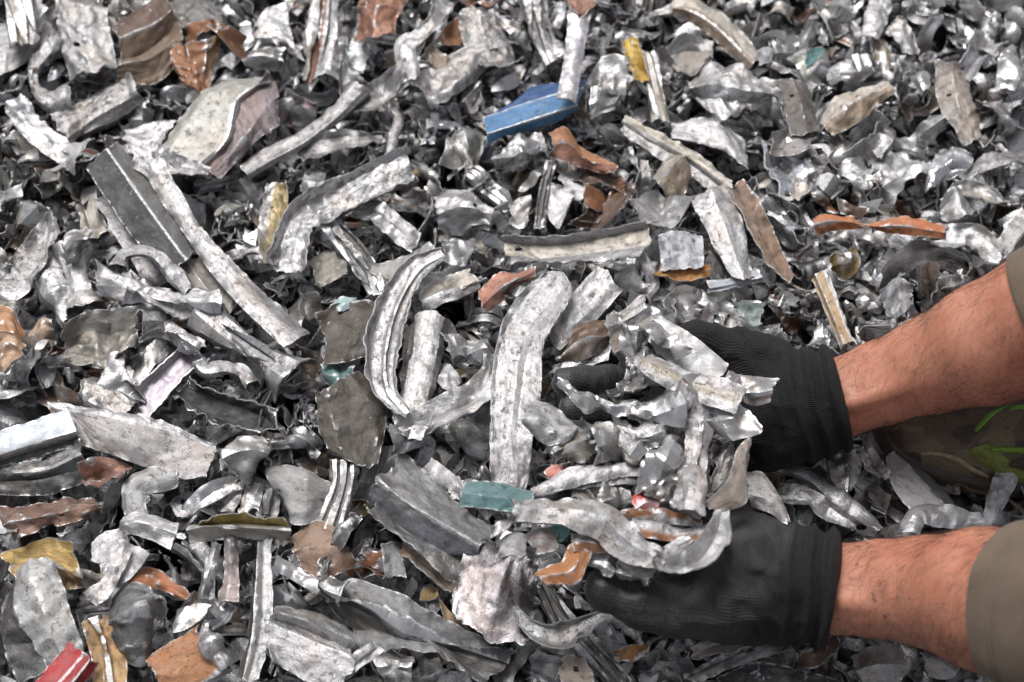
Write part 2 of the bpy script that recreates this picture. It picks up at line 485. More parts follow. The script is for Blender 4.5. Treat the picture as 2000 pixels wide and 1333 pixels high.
def S(name, label, tint, h, pts, w, prof='flat', lm=None, res=.17, grp='heap', tilt=0.0, twist=0.0, zs=1.0, **kw):
    """a strip along survey points with a cross-section"""
    p = [(q[0], q[1], h + (q[2] if len(q) > 2 else 0)) for q in pts]
    ws = list(w) if isinstance(w, (list, tuple)) else [w] * len(p)
    p = np.c_[np.array(p, float), np.array(ws, float)]
    p = crom(p, 60)
    c3 = at(p[:, 0], p[:, 1], p[:, 2])
    Ls = np.linalg.norm(np.diff(c3, axis=0), axis=1).sum() * 100
    tg = np.gradient(p[:, :2], axis=0); tg /= np.linalg.norm(tg, axis=1, keepdims=True) + 1e-9
    pp = np.stack([-tg[:, 1], tg[:, 0]], 1)
    prf = PROF[prof] if isinstance(prof, str) else prof
    hw = p[:, 3] / 2 * np.array([px_m(c) for c in c3]) * 100       # half width cm
    f = np.linspace(0, 1, 60)
    rows = []
    for v, z in prf:
        a = twist * (f - .5)
        vv = v * np.cos(a) - z * np.sin(a); zz = v * np.sin(a) + z * np.cos(a)
        q = at(p[:, 0] + pp[:, 0] * p[:, 3] / 2 * vv, p[:, 1] + pp[:, 1] * p[:, 3] / 2 * vv, p[:, 2] + tilt * v)
        q = q + np.array([0, 0, .01]) * (zz * hw * zs)[:, None]
        rows.append(q)
    R = np.array(rows)
    wd = np.linalg.norm(np.diff(R, axis=0), axis=-1).mean(1) * 100
    nu = int(np.clip(Ls / res, 10, 120)); nv = int(np.clip(wd.sum() / res, max(6, 2 * len(prf) - 3), 56))
    R = np.stack([np.stack([np.interp(np.linspace(0, 59, nu), np.arange(60), R[k, :, j]) for j in range(3)], 1) for k in range(len(prf))])
    tl = tint if isinstance(tint, list) else [tint]
    tl = [tintof(t) for t in tl]
    P, _ = across(R, np.r_[0, np.cumsum(wd)], nv, [0])
    if len(tl) > 1:                                  # tints share the width evenly
        k = np.minimum((np.linspace(0, .999, nv) * len(tl)).astype(int), len(tl) - 1)
        tt = np.array([tl[i] for i in k])[None]
    else:
        tt = tl[0]
    emit(name, label, P, tt, lm, grp, kw)

def emit(name, label, P, tt, lm, grp, kw):
    kw = dict(kw)
    if isinstance(kw.get('back'), str): kw['back'] = tintof(kw['back'])
    if np.ndim(tt) > 1:
        tt = np.broadcast_to(tt, P.shape[:2] + (4,))
    n = norms(P).mean((0, 1))
    if n[2] < 0:                                    # outer side up
        P = P[:, ::-1]
        if 'ridge' in kw: kw['ridge'] = [P.shape[1] - 1 - j for j in kw['ridge']]
        if np.ndim(tt) > 1: tt = tt[:, ::-1]
    seed = sum(ord(c) * (i + 1) for i, c in enumerate(label))
    clean = kw.pop('clean', 0)
    kw['hero'] = not clean
    sh = shell(P, tt, np.random.default_rng(seed), **kw)
    HERO.append(dict(name=name, label=label, sh=sh, lm=lm, grp=grp, clean=clean))
# ------------------------------------------------------------------ the pieces one can pick out on the heap
# top left
L('torn_plate', 'large smooth pale grey plate in the top corner under the grooved block', 'wht', 1.5, [[(-25, 60), (40, 25), (70, -12)], [(-25, 110, 1), (45, 75, 1), (90, 20, 1)], [(-15, 158), (50, 120), (92, 72), (112, 5)]], lm='the top corner plate', crumple=.12, folds=1)
S('grooved_block', 'short silver grooved block lying on the large pale corner plate', ['wht', 'alu', 'crm', 'wht'], 3.6, [(28, -15), (40, 30), (52, 84)], 58, 'rbs', crumple=.15)
L('torn_plate', 'dark grey pitted plate with one round bolt hole beside the brown sheet', 'gry', 3.0, [[(112, -12), (116, 60), (128, 142)], [(160, -12, .8), (165, 70, .8), (180, 146, .5)], [(202, -8), (212, 50), (230, 132)]], lm='the plate with the bolt hole', holes=[((150, 88), .42)], crumple=.3, thick=.3)
S('crushed_tube', 'crooked grey crushed tube bent like an elbow below the bolt hole plate', 'gry', 2.0, [(110, 75), (70, 125), (68, 165), (95, 196), (142, 190)], [30, 42, 34, 30, 28], 'tube')
L('folded_sheet', 'big brown painted sheet with a deep fold across it', ['brn', (.20, .135, .09, .8)], 2.5, [[(216, 42, .6), (285, 0, .6), (322, -5, .3)], [(232, 80, 1.4), (300, 50, 1.4), (338, 18, 1)], [(236, 122, .2), (292, 98, .1), (348, 42, 0)], [(232, 128, .9), (300, 110, 1), (356, 60, .9)], [(228, 156, -.5), (300, 166, -.5), (352, 122, -.5)]], lm='the big brown sheet', crumple=.25, torn=.15, thick=.2)
S('silver_strip', 'bright crumpled silver strip slanting up to the dark flat bar', ['wht', 'alu', 'wht'], 2.6, [(32, 208), (62, 250), (110, 285), (166, 326)], [38, 46, 52, 50], 'vee', crumple=.4)
S('crushed_tube', 'thick dull grey flattened tube below the big brown sheet', 'gry', 1.2, [(118, 264), (185, 216), (262, 172)], [54, 58, 60], 'tube')
L('crumpled_cup', 'orange brown crumpled cup shape with silver rim beside the brown sheet', ['org', 'org', (.34, .20, .11, .8)], 3.4, [[(334, 84), (340, 130), (372, 178)], [(365, 90, 1.2), (370, 135, 1.0), (385, 180)], [(400, 82, 1.0), (402, 130, .8), (396, 180)], [(422, 70, -.2), (420, 110, -.3), (410, 172)]], lm='the orange crumpled cup', crumple=.5, folds=5, thick=.24)
S('crumpled_strip', 'orange crumpled tail with torn silver edge above the orange cup', 'org', 3.2, [(362, 68), (400, 60), (440, 78), (472, 78)], [36, 34, 40, 46], 'val', crumple=.8, folds=6)
L('folded_plate', 'large plate half cream and half dusty pink with a folded lower end', [(.42, .412, .385, .5), (.42, .412, .385, .5), (.30, .28, .26, .5), (.29, .235, .24, .6), (.25, .205, .21, .6)], 3.3, [[(498, 142), (420, 172), (355, 230), (300, 292)], [(506, 140, .7), (430, 178, .8), (368, 238, .8), (318, 302, .6)], [(530, 150, .9), (462, 198, .9), (444, 272, .8), (396, 320, .6)], [(536, 152, .2), (470, 202, .2), (452, 278, .2), (404, 326, .1)], [(543, 180, .6), (512, 220, .7), (474, 278, .7), (418, 338, .4)], [(548, 214, .1), (545, 240, .1), (494, 282, .1), (432, 350)]], lm='the cream and pink plate', crumple=.16, folds=2, thick=.22, torn=.07, ridge=(2,))
S('folded_strip', 'curled up white lip at the lower end of the cream and pink plate', 'wht', 4.0, [(302, 300), (330, 318), (365, 328), (408, 345)], [30, 36, 34, 26], 'val', crumple=.4)
L('torn_plate', 'pale flat leaf tucked under the cream and pink plate', 'wht', 2.2, [[(236, 252), (290, 240), (345, 240)], [(250, 300), (290, 310), (310, 290)]], crumple=.2)
S('long_strip', 'longest white twisted strip running diagonally down from the dark flat bar', 'wht', 4.0, [(262, 305), (300, 330), (335, 388), (385, 465), (430, 520), (500, 590), (582, 668)], [40, 42, 40, 32, 44, 60, 66], 'bow', lm='the long white twisted strip', twist=.5, crumple=.12, folds=2, torn=.1, thick=.22)
L('flat_bar', 'dark charcoal flat bar with a bare ridge line along it', [(.045, .045, .048, .95), (.13, .128, .125, .9)], 3.3, [[(168, 328), (235, 430), (318, 535)], [(210, 292, .9), (292, 410, .9), (365, 510, .7)], [(230, 280), (322, 395), (380, 492)]], lm='the dark flat bar', crumple=.05, folds=0, torn=.12, thick=.35, fine=.03, ridge=(1,))
L('torn_plate', 'dull beige grey panel under the dark flat bar', 'gry', 1.4, [[(180, 385), (230, 470), (290, 560)], [(225, 380), (300, 470), (350, 540)]], crumple=.2)
S('creased_strip', 'short strip half yellow and half silver standing by the bright bent channel', ['yel', (.66, .55, .33, .5), 'alu'], 2.6, [(546, 368), (538, 440), (524, 528)], [52, 54, 44], 'val', lm='the yellow and silver strip', crumple=.3)
S('bent_channel', 'bright silver channel bent at a right angle, shiny foil end', 'sil', 3.2, [(566, 532), (578, 480), (598, 434), (650, 400), (725, 362), (800, 328)], [66, 66, 58, 50, 56, 66], 'chan', lm='the bright bent channel', crumple=.35, folds=4)
S('grooved_strip', 'upright strip with a white half and a tan half near the top edge', ['wht', 'wht', 'rst', 'crm'], 3.0, [(640, -12), (632, 70), (614, 156)], [54, 56, 52], 'rbs', lm='the white and tan upright strip', crumple=.2)
S('bent_tube', 'slim dull grey tube curving up beside the cream and pink plate', 'gry', 2.4, [(476, 338), (530, 305), (590, 272), (650, 226), (702, 172)], [26, 30, 32, 30, 26], 'tube', crumple=.15)
S('curled_strip', 'thin grey curled strip right of the slim dull tube', 'gry', 1.8, [(578, 300), (640, 285), (690, 278), (742, 272)], [32, 42, 36, 22], 'dish', crumple=.4)
L('torn_plate', 'smooth silver triangular plate near the top edge', 'sil', 2.4, [[(497, 52), (520, 20), (562, 4)], [(500, 72), (540, 78), (574, 96)]], crumple=.15)
L('reflective_sheet', 'glossy dark silver folded sheet under the silver triangle', 'dsv', 1.8, [[(470, 100), (510, 92), (556, 98)], [(475, 118, .8), (515, 112, .8), (552, 118, .8)], [(490, 140), (520, 138), (548, 140)]], crumple=.3, clean=1)
L('torn_plate', 'dark grey curved panel behind the orange crumpled tail', 'drk', 1.5, [[(325, -10), (380, -12), (435, 20)], [(345, 55), (400, 50), (450, 55)]], crumple=.3)
S('hooked_strip', 'pale grey hooked ribbon below the copper coloured plate', 'gry', 2.5, [(668, 96), (678, 150), (705, 185), (745, 182), (790, 150)], [26, 34, 42, 44, 40], 'dish', crumple=.45, folds=4)
# top middle
L('torn_plate', 'copper coloured plate with one worn pale corner at the top edge', ['rst', (.40, .20, .13, .7)], 3.0, [[(688, 72), (700, 20), (708, -15)], [(730, 76, .8), (735, 30, .9), (740, -15, .8)], [(768, 78), (778, 34), (800, -8)]], lm='the copper coloured plate', crumple=.35)
S('flared_strip', 'pale ribbon folding down into a flared funnel end', 'wht', 3.6, [(862, -10), (848, 40), (820, 78), (795, 98), (806, 152)], [34, 30, 34, 44, 30], 'dish', lm='the flared funnel ribbon', crumple=.25)
L('torn_plate', 'broad grey leaf with a pointed tip beside the funnel ribbon', 'gry', 2.6, [[(798, 168), (850, 120), (905, 92), (968, 98)], [(838, 205), (885, 188), (930, 145), (970, 102)]], crumple=.35)
L('torn_plate', 'tan folded shred inside the funnel ribbon', 'tan', 2.4, [[(838, 85), (870, 110), (905, 125)], [(830, 120), (862, 142), (890, 150)]], crumple=.4)
L('torn_plate', 'deep orange shred showing between the funnel ribbon and the mottled plate', 'org', 1.8, [[(852, 72), (880, 50), (905, 36)], [(866, 95), (888, 90), (904, 86)]], crumple=.3)
L('torn_plate', 'mottled dark silver plate with a ragged lower edge', 'dsv', 2.6, [[(898, 22), (902, 80), (945, 144)], [(935, 18, .5), (945, 80, .5), (980, 140, .3)], [(968, 22), (992, 72), (1018, 130)]], lm='the mottled dark silver plate', crumple=.3)
S('ribbed_strip', 'dark ribbed profile hanging down from the top edge', 'gry', 2.0, [(1045, -12), (1056, 60), (1082, 124)], [46, 48, 40], 'rbs', crumple=.3)
S('long_strip', 'narrow upright silver ribbon ending on the blue channel', [(.50, .48, .51, .3)], 5.0, [(1134, 0), (1128, 60), (1118, 130), (1106, 200)], [42, 40, 37, 36], 'bow', lm='the upright silver ribbon', crumple=.1, folds=2, torn=.08, clean=1)
L('torn_plate', 'copper shred capping the upright silver ribbon', 'rst', 5.6, [[(1108, -15), (1112, 8), (1128, 30)], [(1170, -15), (1164, 8), (1140, 32)]], crumple=.3)
L('painted_channel', 'bright blue painted channel with worn white edges', ['dbl', 'blu', 'blu'], 3.0, [[(1012, 208, -1.2), (1040, 170, -1), (1095, 164, -1), (1148, 158, -1)], [(944, 232, .4), (1028, 203, .5), (1100, 182, .5), (1140, 172, .4)], [(951, 262, .5), (1035, 236, .6), (1128, 206, .5)], [(948, 290, -.6), (986, 267, -.7), (1063, 250, -.8), (1134, 214, -.6)]], lm='the blue channel', crumple=.08, folds=1, torn=.06, thick=.22, fine=.03, ridge=(1, 2, 3))
L('crumpled_lump', 'silver crumpled lump right of the blue channel', 'sil', 2.2, [[(1140, 150), (1180, 135), (1215, 150)], [(1150, 180, 1.5), (1190, 175, 1.8), (1222, 178, 1)], [(1165, 208), (1195, 215), (1215, 205)]], crumple=.9, folds=7)
S('twisted_strip', 'mustard yellow twisted strip right of the silver ribbon', (.55, .36, .07, .7), 2.4, [(1232, 82), (1240, 128), (1252, 166)], [32, 36, 40], 'val', lm='the mustard yellow strip', crumple=.45)
S('ribbed_strip', 'thin ribbed bar hanging down beside the mustard yellow strip', 'crm', 2.4, [(1264, 108), (1280, 175), (1296, 236)], [30, 32, 28], 'rbs', crumple=.1)
L('crumpled_cup', 'rounded grey scoop with a tan hollow near the tan curved strip', ['gry', (.36, .32, .29, .7)], 2.4, [[(1302, 92, .4), (1340, 66, .5), (1388, 80)], [(1312, 110, -.6), (1348, 100, -1), (1384, 105, -.4)], [(1318, 138, .5), (1350, 142, .5), (1378, 124)]], crumple=.2)
L('crumpled_lump', 'shiny crushed silver scoop directly below the blue channel', 'sil', 2.2, [[(958, 300), (1005, 280), (1058, 266)], [(962, 315, 1.3), (1010, 305, 1.5), (1062, 290, 1)], [(968, 328), (1020, 330), (1060, 308)]], crumple=.6, folds=5)
L('torn_plate', 'rust orange curved plate below the blue channel', [(.40, .19, .09, .75), 'rst'], 3.2, [[(1072, 268), (1105, 252), (1142, 290), (1202, 326)], [(1075, 285, .9), (1110, 280, 1.0), (1145, 308, .8), (1205, 334)], [(1086, 300), (1098, 316), (1148, 332), (1202, 344)]], lm='the rust orange plate', crumple=.25)
S('curled_strip', 'chocolate brown strip under the rust orange plate', 'brn', 2.2, [(1120, 332), (1180, 352), (1238, 378)], [34, 36, 22], 'dish')
L('crumpled_lump', 'pale grey angular lump with a small dark hole', 'wht', 2.6, [[(848, 388), (900, 366), (946, 384)], [(852, 420, 1.6), (905, 405, 2.0), (955, 420, 1.2)], [(858, 452), (902, 462), (948, 446)]], lm='the angular lump with a hole', holes=[((926, 402), .18)], crumple=.55, folds=5)
L('torn_plate', 'pale grey pentagon plate beside the thin striped bar', 'wht', 2.2, [[(1062, 378), (1075, 365), (1120, 378)], [(1066, 420), (1090, 446), (1108, 412)]], crumple=.15)
L('torn_plate', 'light ragged plate left of the thin striped bar', 'wht', 2.0, [[(998, 398), (1015, 388), (1036, 384)], [(994, 440), (1020, 448), (1032, 432)]], crumple=.25)
L('torn_plate', 'greyish blank plate below the brown tail of the rust plate', 'wht', 1.9, [[(1090, 345), (1120, 335), (1152, 352)], [(1098, 378), (1125, 392), (1146, 380)]], crumple=.15)
S('ribbed_strip', 'thin dark striped bar standing upright in the middle', 'drk', 2.4, [(1078, 316), (1062, 378), (1052, 446)], [22, 24, 22], 'rbs', crumple=.1)
L('torn_plate', 'orange and dark brown wedge below the rust plate', ['org', 'brn', 'brn'], 2.0, [[(1150, 392), (1178, 372), (1204, 358)], [(1140, 412, 1), (1178, 395, 1), (1212, 380)], [(1106, 440), (1160, 448), (1212, 430)]], crumple=.6, folds=5)
L('folded_plate', 'tan faceted plate with a raised fold right of the rust plate', ['crm', 'tan'], 2.4, [[(1272, 352), (1290, 322), (1312, 302)], [(1284, 360, 1), (1305, 335, 1.2), (1332, 306, .8)], [(1300, 392), (1328, 396), (1356, 340)]], lm='the tan faceted plate', crumple=.2)
L('torn_plate', 'crinkled white square of sheet below the tan faceted plate', 'wht', 2.6, [[(1230, 418), (1255, 395), (1286, 370)], [(1265, 436, .6), (1290, 420, .6), (1316, 392, .5)], [(1296, 450), (1320, 440), (1340, 408)]], crumple=.5, folds=6)
L('bent_channel', 'wide cream channel with a round hole at one end', ['sil', 'crm', 'crm', 'sil'], 3.2, [[(974, 456, .9), (1060, 463, 1), (1150, 453, 1), (1255, 432, 1)], [(984, 474, 0), (1080, 478, .1), (1170, 466, .1), (1262, 446, .1)], [(988, 492, 0), (1085, 492, 0), (1175, 480, 0), (1266, 464, 0)], [(992, 506, 0), (1090, 502, 0), (1180, 492, 0), (1268, 480, 0)], [(1000, 522, .7), (1060, 510, .9), (1150, 510, .6), (1245, 506, .6)]], lm='the wide cream channel', holes=[((1012, 487), .3)], crumple=.14, folds=2, torn=.15)
S('creased_strip', 'light creased strip left of the angular lump with a hole', 'wht', 2.4, [(690, 402), (740, 425), (812, 476)], [40, 46, 36], 'val', crumple=.45)
S('curled_strip', 'slender curled hook of wire-like strip above the bright bent channel', 'gry', 2.4, [(770, 215), (780, 235), (765, 280), (755, 318)], [16, 18, 16, 16], 'tube', crumple=.1)
# top right
S('curved_strip', 'long tan curved strip arching down near the top edge', ['crm', 'tan'], 2.8, [(1312, 10), (1350, 16), (1400, 44), (1442, 84), (1476, 122)], [22, 32, 38, 38, 34], 'ell', lm='the tan curved strip', crumple=.1, torn=.1)
L('crumpled_sheet', 'layered crumpled silver sheet with rippled edges below the tan curved strip', ['wht', 'wht', 'sil'], 2.8, [[(1338, 152), (1380, 128), (1425, 134), (1518, 172)], [(1334, 172, .9), (1400, 170, 1), (1450, 180, 1), (1524, 184, .8)], [(1350, 182, -.2), (1400, 196, 0), (1460, 198, 0), (1510, 194)], [(1386, 226), (1415, 242), (1450, 220), (1505, 202)]], lm='the layered crumpled sheet', crumple=.45, folds=5, ripple=.3, wave=.25)
L('torn_plate', 'dark brown grey tongue with two small rivet holes', [(.13, .115, .105, .7)], 2.2, [[(1512, 160), (1530, 210), (1545, 262)], [(1545, 150, .4), (1565, 205, .5), (1575, 258, .4)], [(1578, 165), (1590, 205), (1600, 258)]], lm='the tongue with rivet holes', holes=[((1546, 190), .13), ((1529, 162), .12)], crumple=.12)
L('torn_plate', 'light grey slab with a nicked corner under the layered crumpled sheet', 'wht', 2.4, [[(1310, 240), (1390, 236), (1455, 266)], [(1312, 266, .3), (1395, 290, .3), (1460, 328, .3)]], lm='the light grey slab', crumple=.2, torn=.15)
S('grooved_strip', 'long beige grooved bar running down beside the light grey slab', ['crm', 'gry'], 2.4, [(1215, 240), (1290, 285), (1350, 318), (1420, 372)], [40, 44, 42, 34], 'rib', crumple=.15)
S('layered_strip', 'mottled cream strip with brown stains, pointed at one end', [(.55, .50, .44, .7), (.34, .26, .19, .7)], 3.0, [(1608, 250), (1650, 222), (1690, 196), (1738, 172)], [44, 62, 50, 22], 'vee', lm='the mottled cream strip', crumple=.35)
L('torn_plate', 'grey tapering plate with a square hole near the frame edge', [(.30, .27, .25, .6), (.36, .31, .27, .6)], 2.4, [[(1826, 130), (1830, 195), (1882, 282)], [(1856, 124, .5), (1870, 200, .6), (1896, 278, .3)], [(1886, 126), (1906, 205), (1912, 268)]], lm='the plate with a square hole', holes=[((1855, 187), .24)], crumple=.25)
S('silver_strip', 'shiny crinkled silver stub near the top frame edge', 'alu', 3.0, [(1984, 92), (1972, 130), (1966, 168)], [26, 42, 46], 'bow', crumple=.5, folds=6, clean=1)
L('crumpled_sheet', 'mirror bright crumpled sheet with a copper coloured tail', ['alu', 'alu', (.40, .24, .19, .6)], 2.8, [[(1892, 305), (1885, 330), (1862, 350)], [(1868, 280, 1), (1860, 310, 1), (1845, 345, .5)], [(1832, 284), (1828, 318), (1806, 382)]], lm='the mirror bright sheet', crumple=.5, folds=6, clean=1)
L('torn_plate', 'dusky rounded plate left of the mottled cream strip', (.25, .235, .23, .5), 2.0, [[(1508, 270), (1550, 248), (1592, 258)], [(1510, 302), (1550, 305), (1586, 290)]], crumple=.2)
S('torn_strip', 'pale upright flake near the top edge right of the tan curved strip', 'wht', 2.4, [(1722, 4), (1712, 35), (1700, 72)], [44, 46, 30], 'bow', crumple=.3)
S('torn_strip', 'pale slanting flake beside the upright flake', 'wht', 2.2, [(1740, 45), (1765, 72), (1782, 100)], [30, 40, 34], 'flat', crumple=.35)
L('torn_plate', 'smooth grey domed plate touching the top edge', 'gry', 2.2, [[(1866, -8), (1895, -15), (1918, 10)], [(1874, 15, .8), (1900, 18, .8), (1924, 24, .3)], [(1890, 38), (1908, 42), (1922, 34)]], crumple=.15)
L('torn_plate', 'small teal green leaf shaped shard', (.06, .20, .19, .9), 2.8, [[(1572, 108), (1590, 94), (1612, 88)], [(1574, 136), (1590, 126), (1604, 108)]], lm='the teal shard', crumple=.2)
L('torn_plate', 'small bluish grey flap left of the teal shard', 'blg', 2.6, [[(1478, 100), (1495, 92), (1512, 90)], [(1482, 130), (1500, 124), (1508, 108)]], crumple=.15)
L('twisted_strip', 'long orange copper strip lying level, flared at one end', [(.52, .19, .075, .9), (.45, .16, .06, .9)], 3.2, [[(1588, 428), (1615, 418), (1655, 420), (1695, 434), (1770, 430), (1850, 444)], [(1592, 440, .9), (1620, 434, .8), (1660, 434, .7), (1700, 442, .5), (1770, 444, .6), (1850, 455, .5)], [(1600, 456), (1625, 452), (1665, 448), (1705, 450), (1775, 460), (1850, 468)]], lm='the orange copper strip', crumple=.2, torn=.15)
L('torn_plate', 'broad white strip narrowing downward with a folded edge', ['wht', 'wht', 'blg'], 2.8, [[(1348, 386), (1380, 455), (1432, 545)], [(1385, 362, .6), (1415, 440, .6), (1452, 545, .4)], [(1418, 358), (1450, 430), (1472, 545)]], lm='the broad white strip', crumple=.15)
S('curled_strip', 'brown tan strip running along the broad white strip', [(.24, .155, .11, .7), (.33, .25, .19, .7)], 2.4, [(1428, 362), (1470, 430), (1506, 500), (1542, 548)], [44, 48, 40, 22], 'val', crumple=.3)
L('torn_plate', 'bluish grey square plate right of the wide cream channel', 'blg', 2.6, [[(1284, 455), (1288, 490), (1290, 524)], [(1368, 452), (1372, 488), (1374, 524)]], lm='the bluish square plate', crumple=.2, torn=.2)
S('torn_strip', 'orange shred peeking out under the bluish square plate', (.50, .24, .07, .85), 2.0, [(1282, 530), (1340, 536), (1388, 528)], [26, 26, 18], 'flat')
S('looped_strip', 'silver ribbon looping over itself right of the orange copper strip', 'alu', 3.2, [(1786, 478), (1805, 464), (1860, 462), (1910, 468), (1952, 512)], [24, 30, 40, 44, 34], 'dish', crumple=.3)
S('bent_strip', 'smooth grey bent strip at the frame edge above the sleeve', 'gry', 2.8, [(1956, 512), (1975, 470), (2012, 425)], [40, 44, 40], 'ell', crumple=.15)
S('flat_bar', 'thin tan bar with a white edge leaning above the upper wrist', ['wht', (.48, .34, .20, .7), (.40, .29, .18, .7)], 2.8, [(1598, 536), (1625, 600), (1656, 678)], [32, 32, 30], 'hat', lm='the thin tan bar', crumple=.1, torn=.1)
S('flat_bar', 'narrow white bar above the upper glove', 'lbl', 2.4, [(1380, 562), (1430, 552), (1482, 540)], [22, 24, 22], 'hat', crumple=.1)
L('torn_plate', 'crumpled mint tinted scrap above the upper glove', 'mnt', 2.4, [[(1432, 588), (1460, 590), (1490, 600)], [(1446, 630), (1466, 640), (1490, 634)]], crumple=.6, folds=6)
L('torn_plate', 'wide smooth grey panel above the hairy forearm', (.28, .275, .29, .35), 2.0, [[(1715, 575), (1750, 545), (1782, 556)], [(1738, 622), (1760, 620), (1776, 600)]], crumple=.3)
L('torn_plate', 'dark brown sliver above the orange copper strip', 'brn', 2.2, [[(1636, 382), (1655, 398), (1690, 408)], [(1640, 418), (1660, 424), (1686, 424)]], crumple=.3)
L('torn_plate', 'folded pale shard right of the orange copper strip', 'wht', 2.6, [[(1840, 388), (1870, 372), (1912, 402)], [(1845, 420), (1880, 430), (1905, 412)]], crumple=.5)
S('curved_strip', 'pale bow of strip ending in a brown tail at the frame edge', ['wht', 'crm'], 2.6, [(1852, 372), (1890, 372), (1930, 382), (1965, 404)], [18, 30, 30, 22], 'dish')
L('torn_plate', 'broad pale angled bar at the frame edge below the square hole plate', 'gry', 2.4, [[(1886, 322), (1940, 302), (2010, 292)], [(1892, 345, .8), (1945, 325, .8), (2010, 318, .8)]], crumple=.15)
# middle left
S('wavy_strip', 'wavy edged grey ribbon draped like cloth at the left frame edge', 'gry', 3.4, [(-8, 545), (22, 552), (55, 520), (80, 478), (106, 428)], [52, 62, 60, 50, 36], 'dish', wave=.3, crumple=.3)
S('crushed_tube', 'pale upright tube with a knotted round head', 'wht', 3.2, [(146, 482), (152, 540), (166, 612)], [56, 56, 56], 'tube', lm='the knotted head tube', crumple=.3)
S('crushed_tube', 'leaning tube left of the knotted head tube', 'sil', 2.4, [(86, 500), (108, 565), (142, 628)], [50, 58, 54], 'tube', crumple=.3)
L('crumpled_lump', 'ball shaped knot crowning the pale upright tube', 'gry', 4.6, [[(116, 490), (140, 458), (172, 448)], [(120, 498, 1), (146, 476, 1.3), (178, 460, .8)], [(130, 508), (156, 504), (176, 480)]], crumple=.6, folds=6)
L('crumpled_cup', 'grey crumpled bowl shape with a crimped rim', [(.40, .385, .36, .4), (.30, .28, .25, .4), (.36, .34, .32, .4)], 3.2, [[(118, 640, .6), (160, 610, .8), (215, 605, 1.2), (272, 598, 1)], [(122, 670, 0), (170, 650, -.4), (220, 650, -.4), (268, 640, 0)], [(134, 712, .5), (180, 715, .2), (215, 715, .6), (272, 668, 1)]], lm='the grey crumpled bowl', crumple=.4, folds=5, ripple=.25)
L('layered_strip', 'white layered bundle of folded strip with split edges', ['sil', 'wht', 'wht'], 3.8, [[(190, 542), (250, 540), (300, 546), (370, 575), (428, 592)], [(198, 566, 1), (260, 562, 1.2), (310, 572, 1.2), (380, 596, 1), (430, 600, .6)], [(250, 578, .2), (300, 592, .3), (350, 606, .3), (400, 612, .2), (428, 606)], [(262, 596, .4), (320, 606, .5), (360, 616, .4), (400, 622, .2), (426, 610)]], lm='the white layered bundle', crumple=.4, folds=5, ripple=.25)
S('looped_strip', 'thin loop of strip arching over the white layered bundle', 'gry', 4.2, [(228, 530), (242, 498), (280, 490), (312, 505), (340, 535), (368, 572)], [24, 24, 26, 24, 28, 28], 'tube', crumple=.15)
L('torn_plate', 'dull tongue of sheet behind the white layered bundle', (.30, .28, .25, .6), 2.6, [[(335, 522), (372, 572), (428, 618)], [(358, 502, .5), (402, 562, .5), (444, 614, .4)], [(385, 498), (432, 550), (464, 602)]], lm='the dull tongue', crumple=.15)
S('slotted_bar', 'long silver bar with a slot along it below the white bundle', 'sil', 3.4, [(396, 610), (450, 652), (520, 698), (574, 744)], [50, 58, 60, 52], 'slot', lm='the slotted silver bar', crumple=.2, torn=.12)
S('bent_channel', 'white and lilac channel slanting under the crumpled silver flap', ['gry', (.36, .31, .37, .6), (.42, .38, .42, .7), 'gry'], 2.6, [(275, 806), (325, 752), (388, 690)], [52, 52, 46], 'chan', lm='the lilac channel', crumple=.12, clean=1)
L('torn_plate', 'smooth pale panel left of the lilac channel', 'wht', 2.0, [[(235, 735), (275, 690), (318, 650)], [(262, 770), (300, 720), (330, 690)]], crumple=.1, clean=1)
L('crumpled_sheet', 'crumpled silver flap with a torn white edge', 'sil', 3.6, [[(284, 612), (320, 604), (360, 640), (398, 676)], [(288, 632, 1), (325, 628, 1.2), (355, 660, 1), (390, 682, .6)], [(292, 655), (325, 668), (350, 690), (385, 692)]], lm='the crumpled silver flap', crumple=.5, folds=6)
S('crushed_tube', 'short white stub of crushed tube', 'wht', 3.4, [(160, 758), (200, 778), (252, 806)], [50, 54, 50], 'tube', lm='the short white stub', crumple=.35)
L('crumpled_lump', 'small crinkled white knot above the short white stub', 'wht', 3.4, [[(190, 712), (215, 706), (240, 730)], [(200, 730, 1), (228, 730, 1), (262, 752, .8)], [(205, 752), (235, 765), (272, 790)]], crumple=.7, folds=7)
L('bent_channel', 'black painted channel with ragged bright edges', ['blk', (.025, .025, .028, .9), 'blk'], 2.8, [[(372, 732, .6), (440, 772, .7), (520, 800, .6), (552, 832, .3)], [(368, 745, -.2), (435, 785, -.2), (515, 815, -.3), (545, 842, -.3)], [(345, 770, -.2), (425, 812, -.2), (500, 840, -.2), (540, 855, -.2)], [(340, 778, .3), (420, 818, .4), (500, 846, .3), (536, 860, .1)]], lm='the black channel', crumple=.2, torn=.35, ripple=.2, ridge=(0, 3))
S('hooked_strip', 'round-nosed grey hook above the black channel', 'gry', 3.2, [(392, 706), (405, 722), (440, 718), (475, 730), (492, 760)], [22, 30, 28, 28, 22], 'tube', crumple=.2)
L('torn_plate', 'big pale pinkish grey slab with a rolled upper edge', ['sil', (.50, .475, .47, .75), (.50, .475, .47, .75)], 3.0, [[(96, 784, .4), (170, 796, .6), (290, 826, .6), (370, 842, .6), (424, 866, .3)], [(98, 796, .5), (165, 808, .9), (285, 838, .9), (365, 854, .8), (422, 876, .4)], [(130, 830, .4), (210, 855, .6), (315, 885, .6), (415, 902, .4)], [(150, 866), (250, 900), (345, 932), (405, 934)]], lm='the big pale slab', crumple=.2, folds=4, thick=.22)
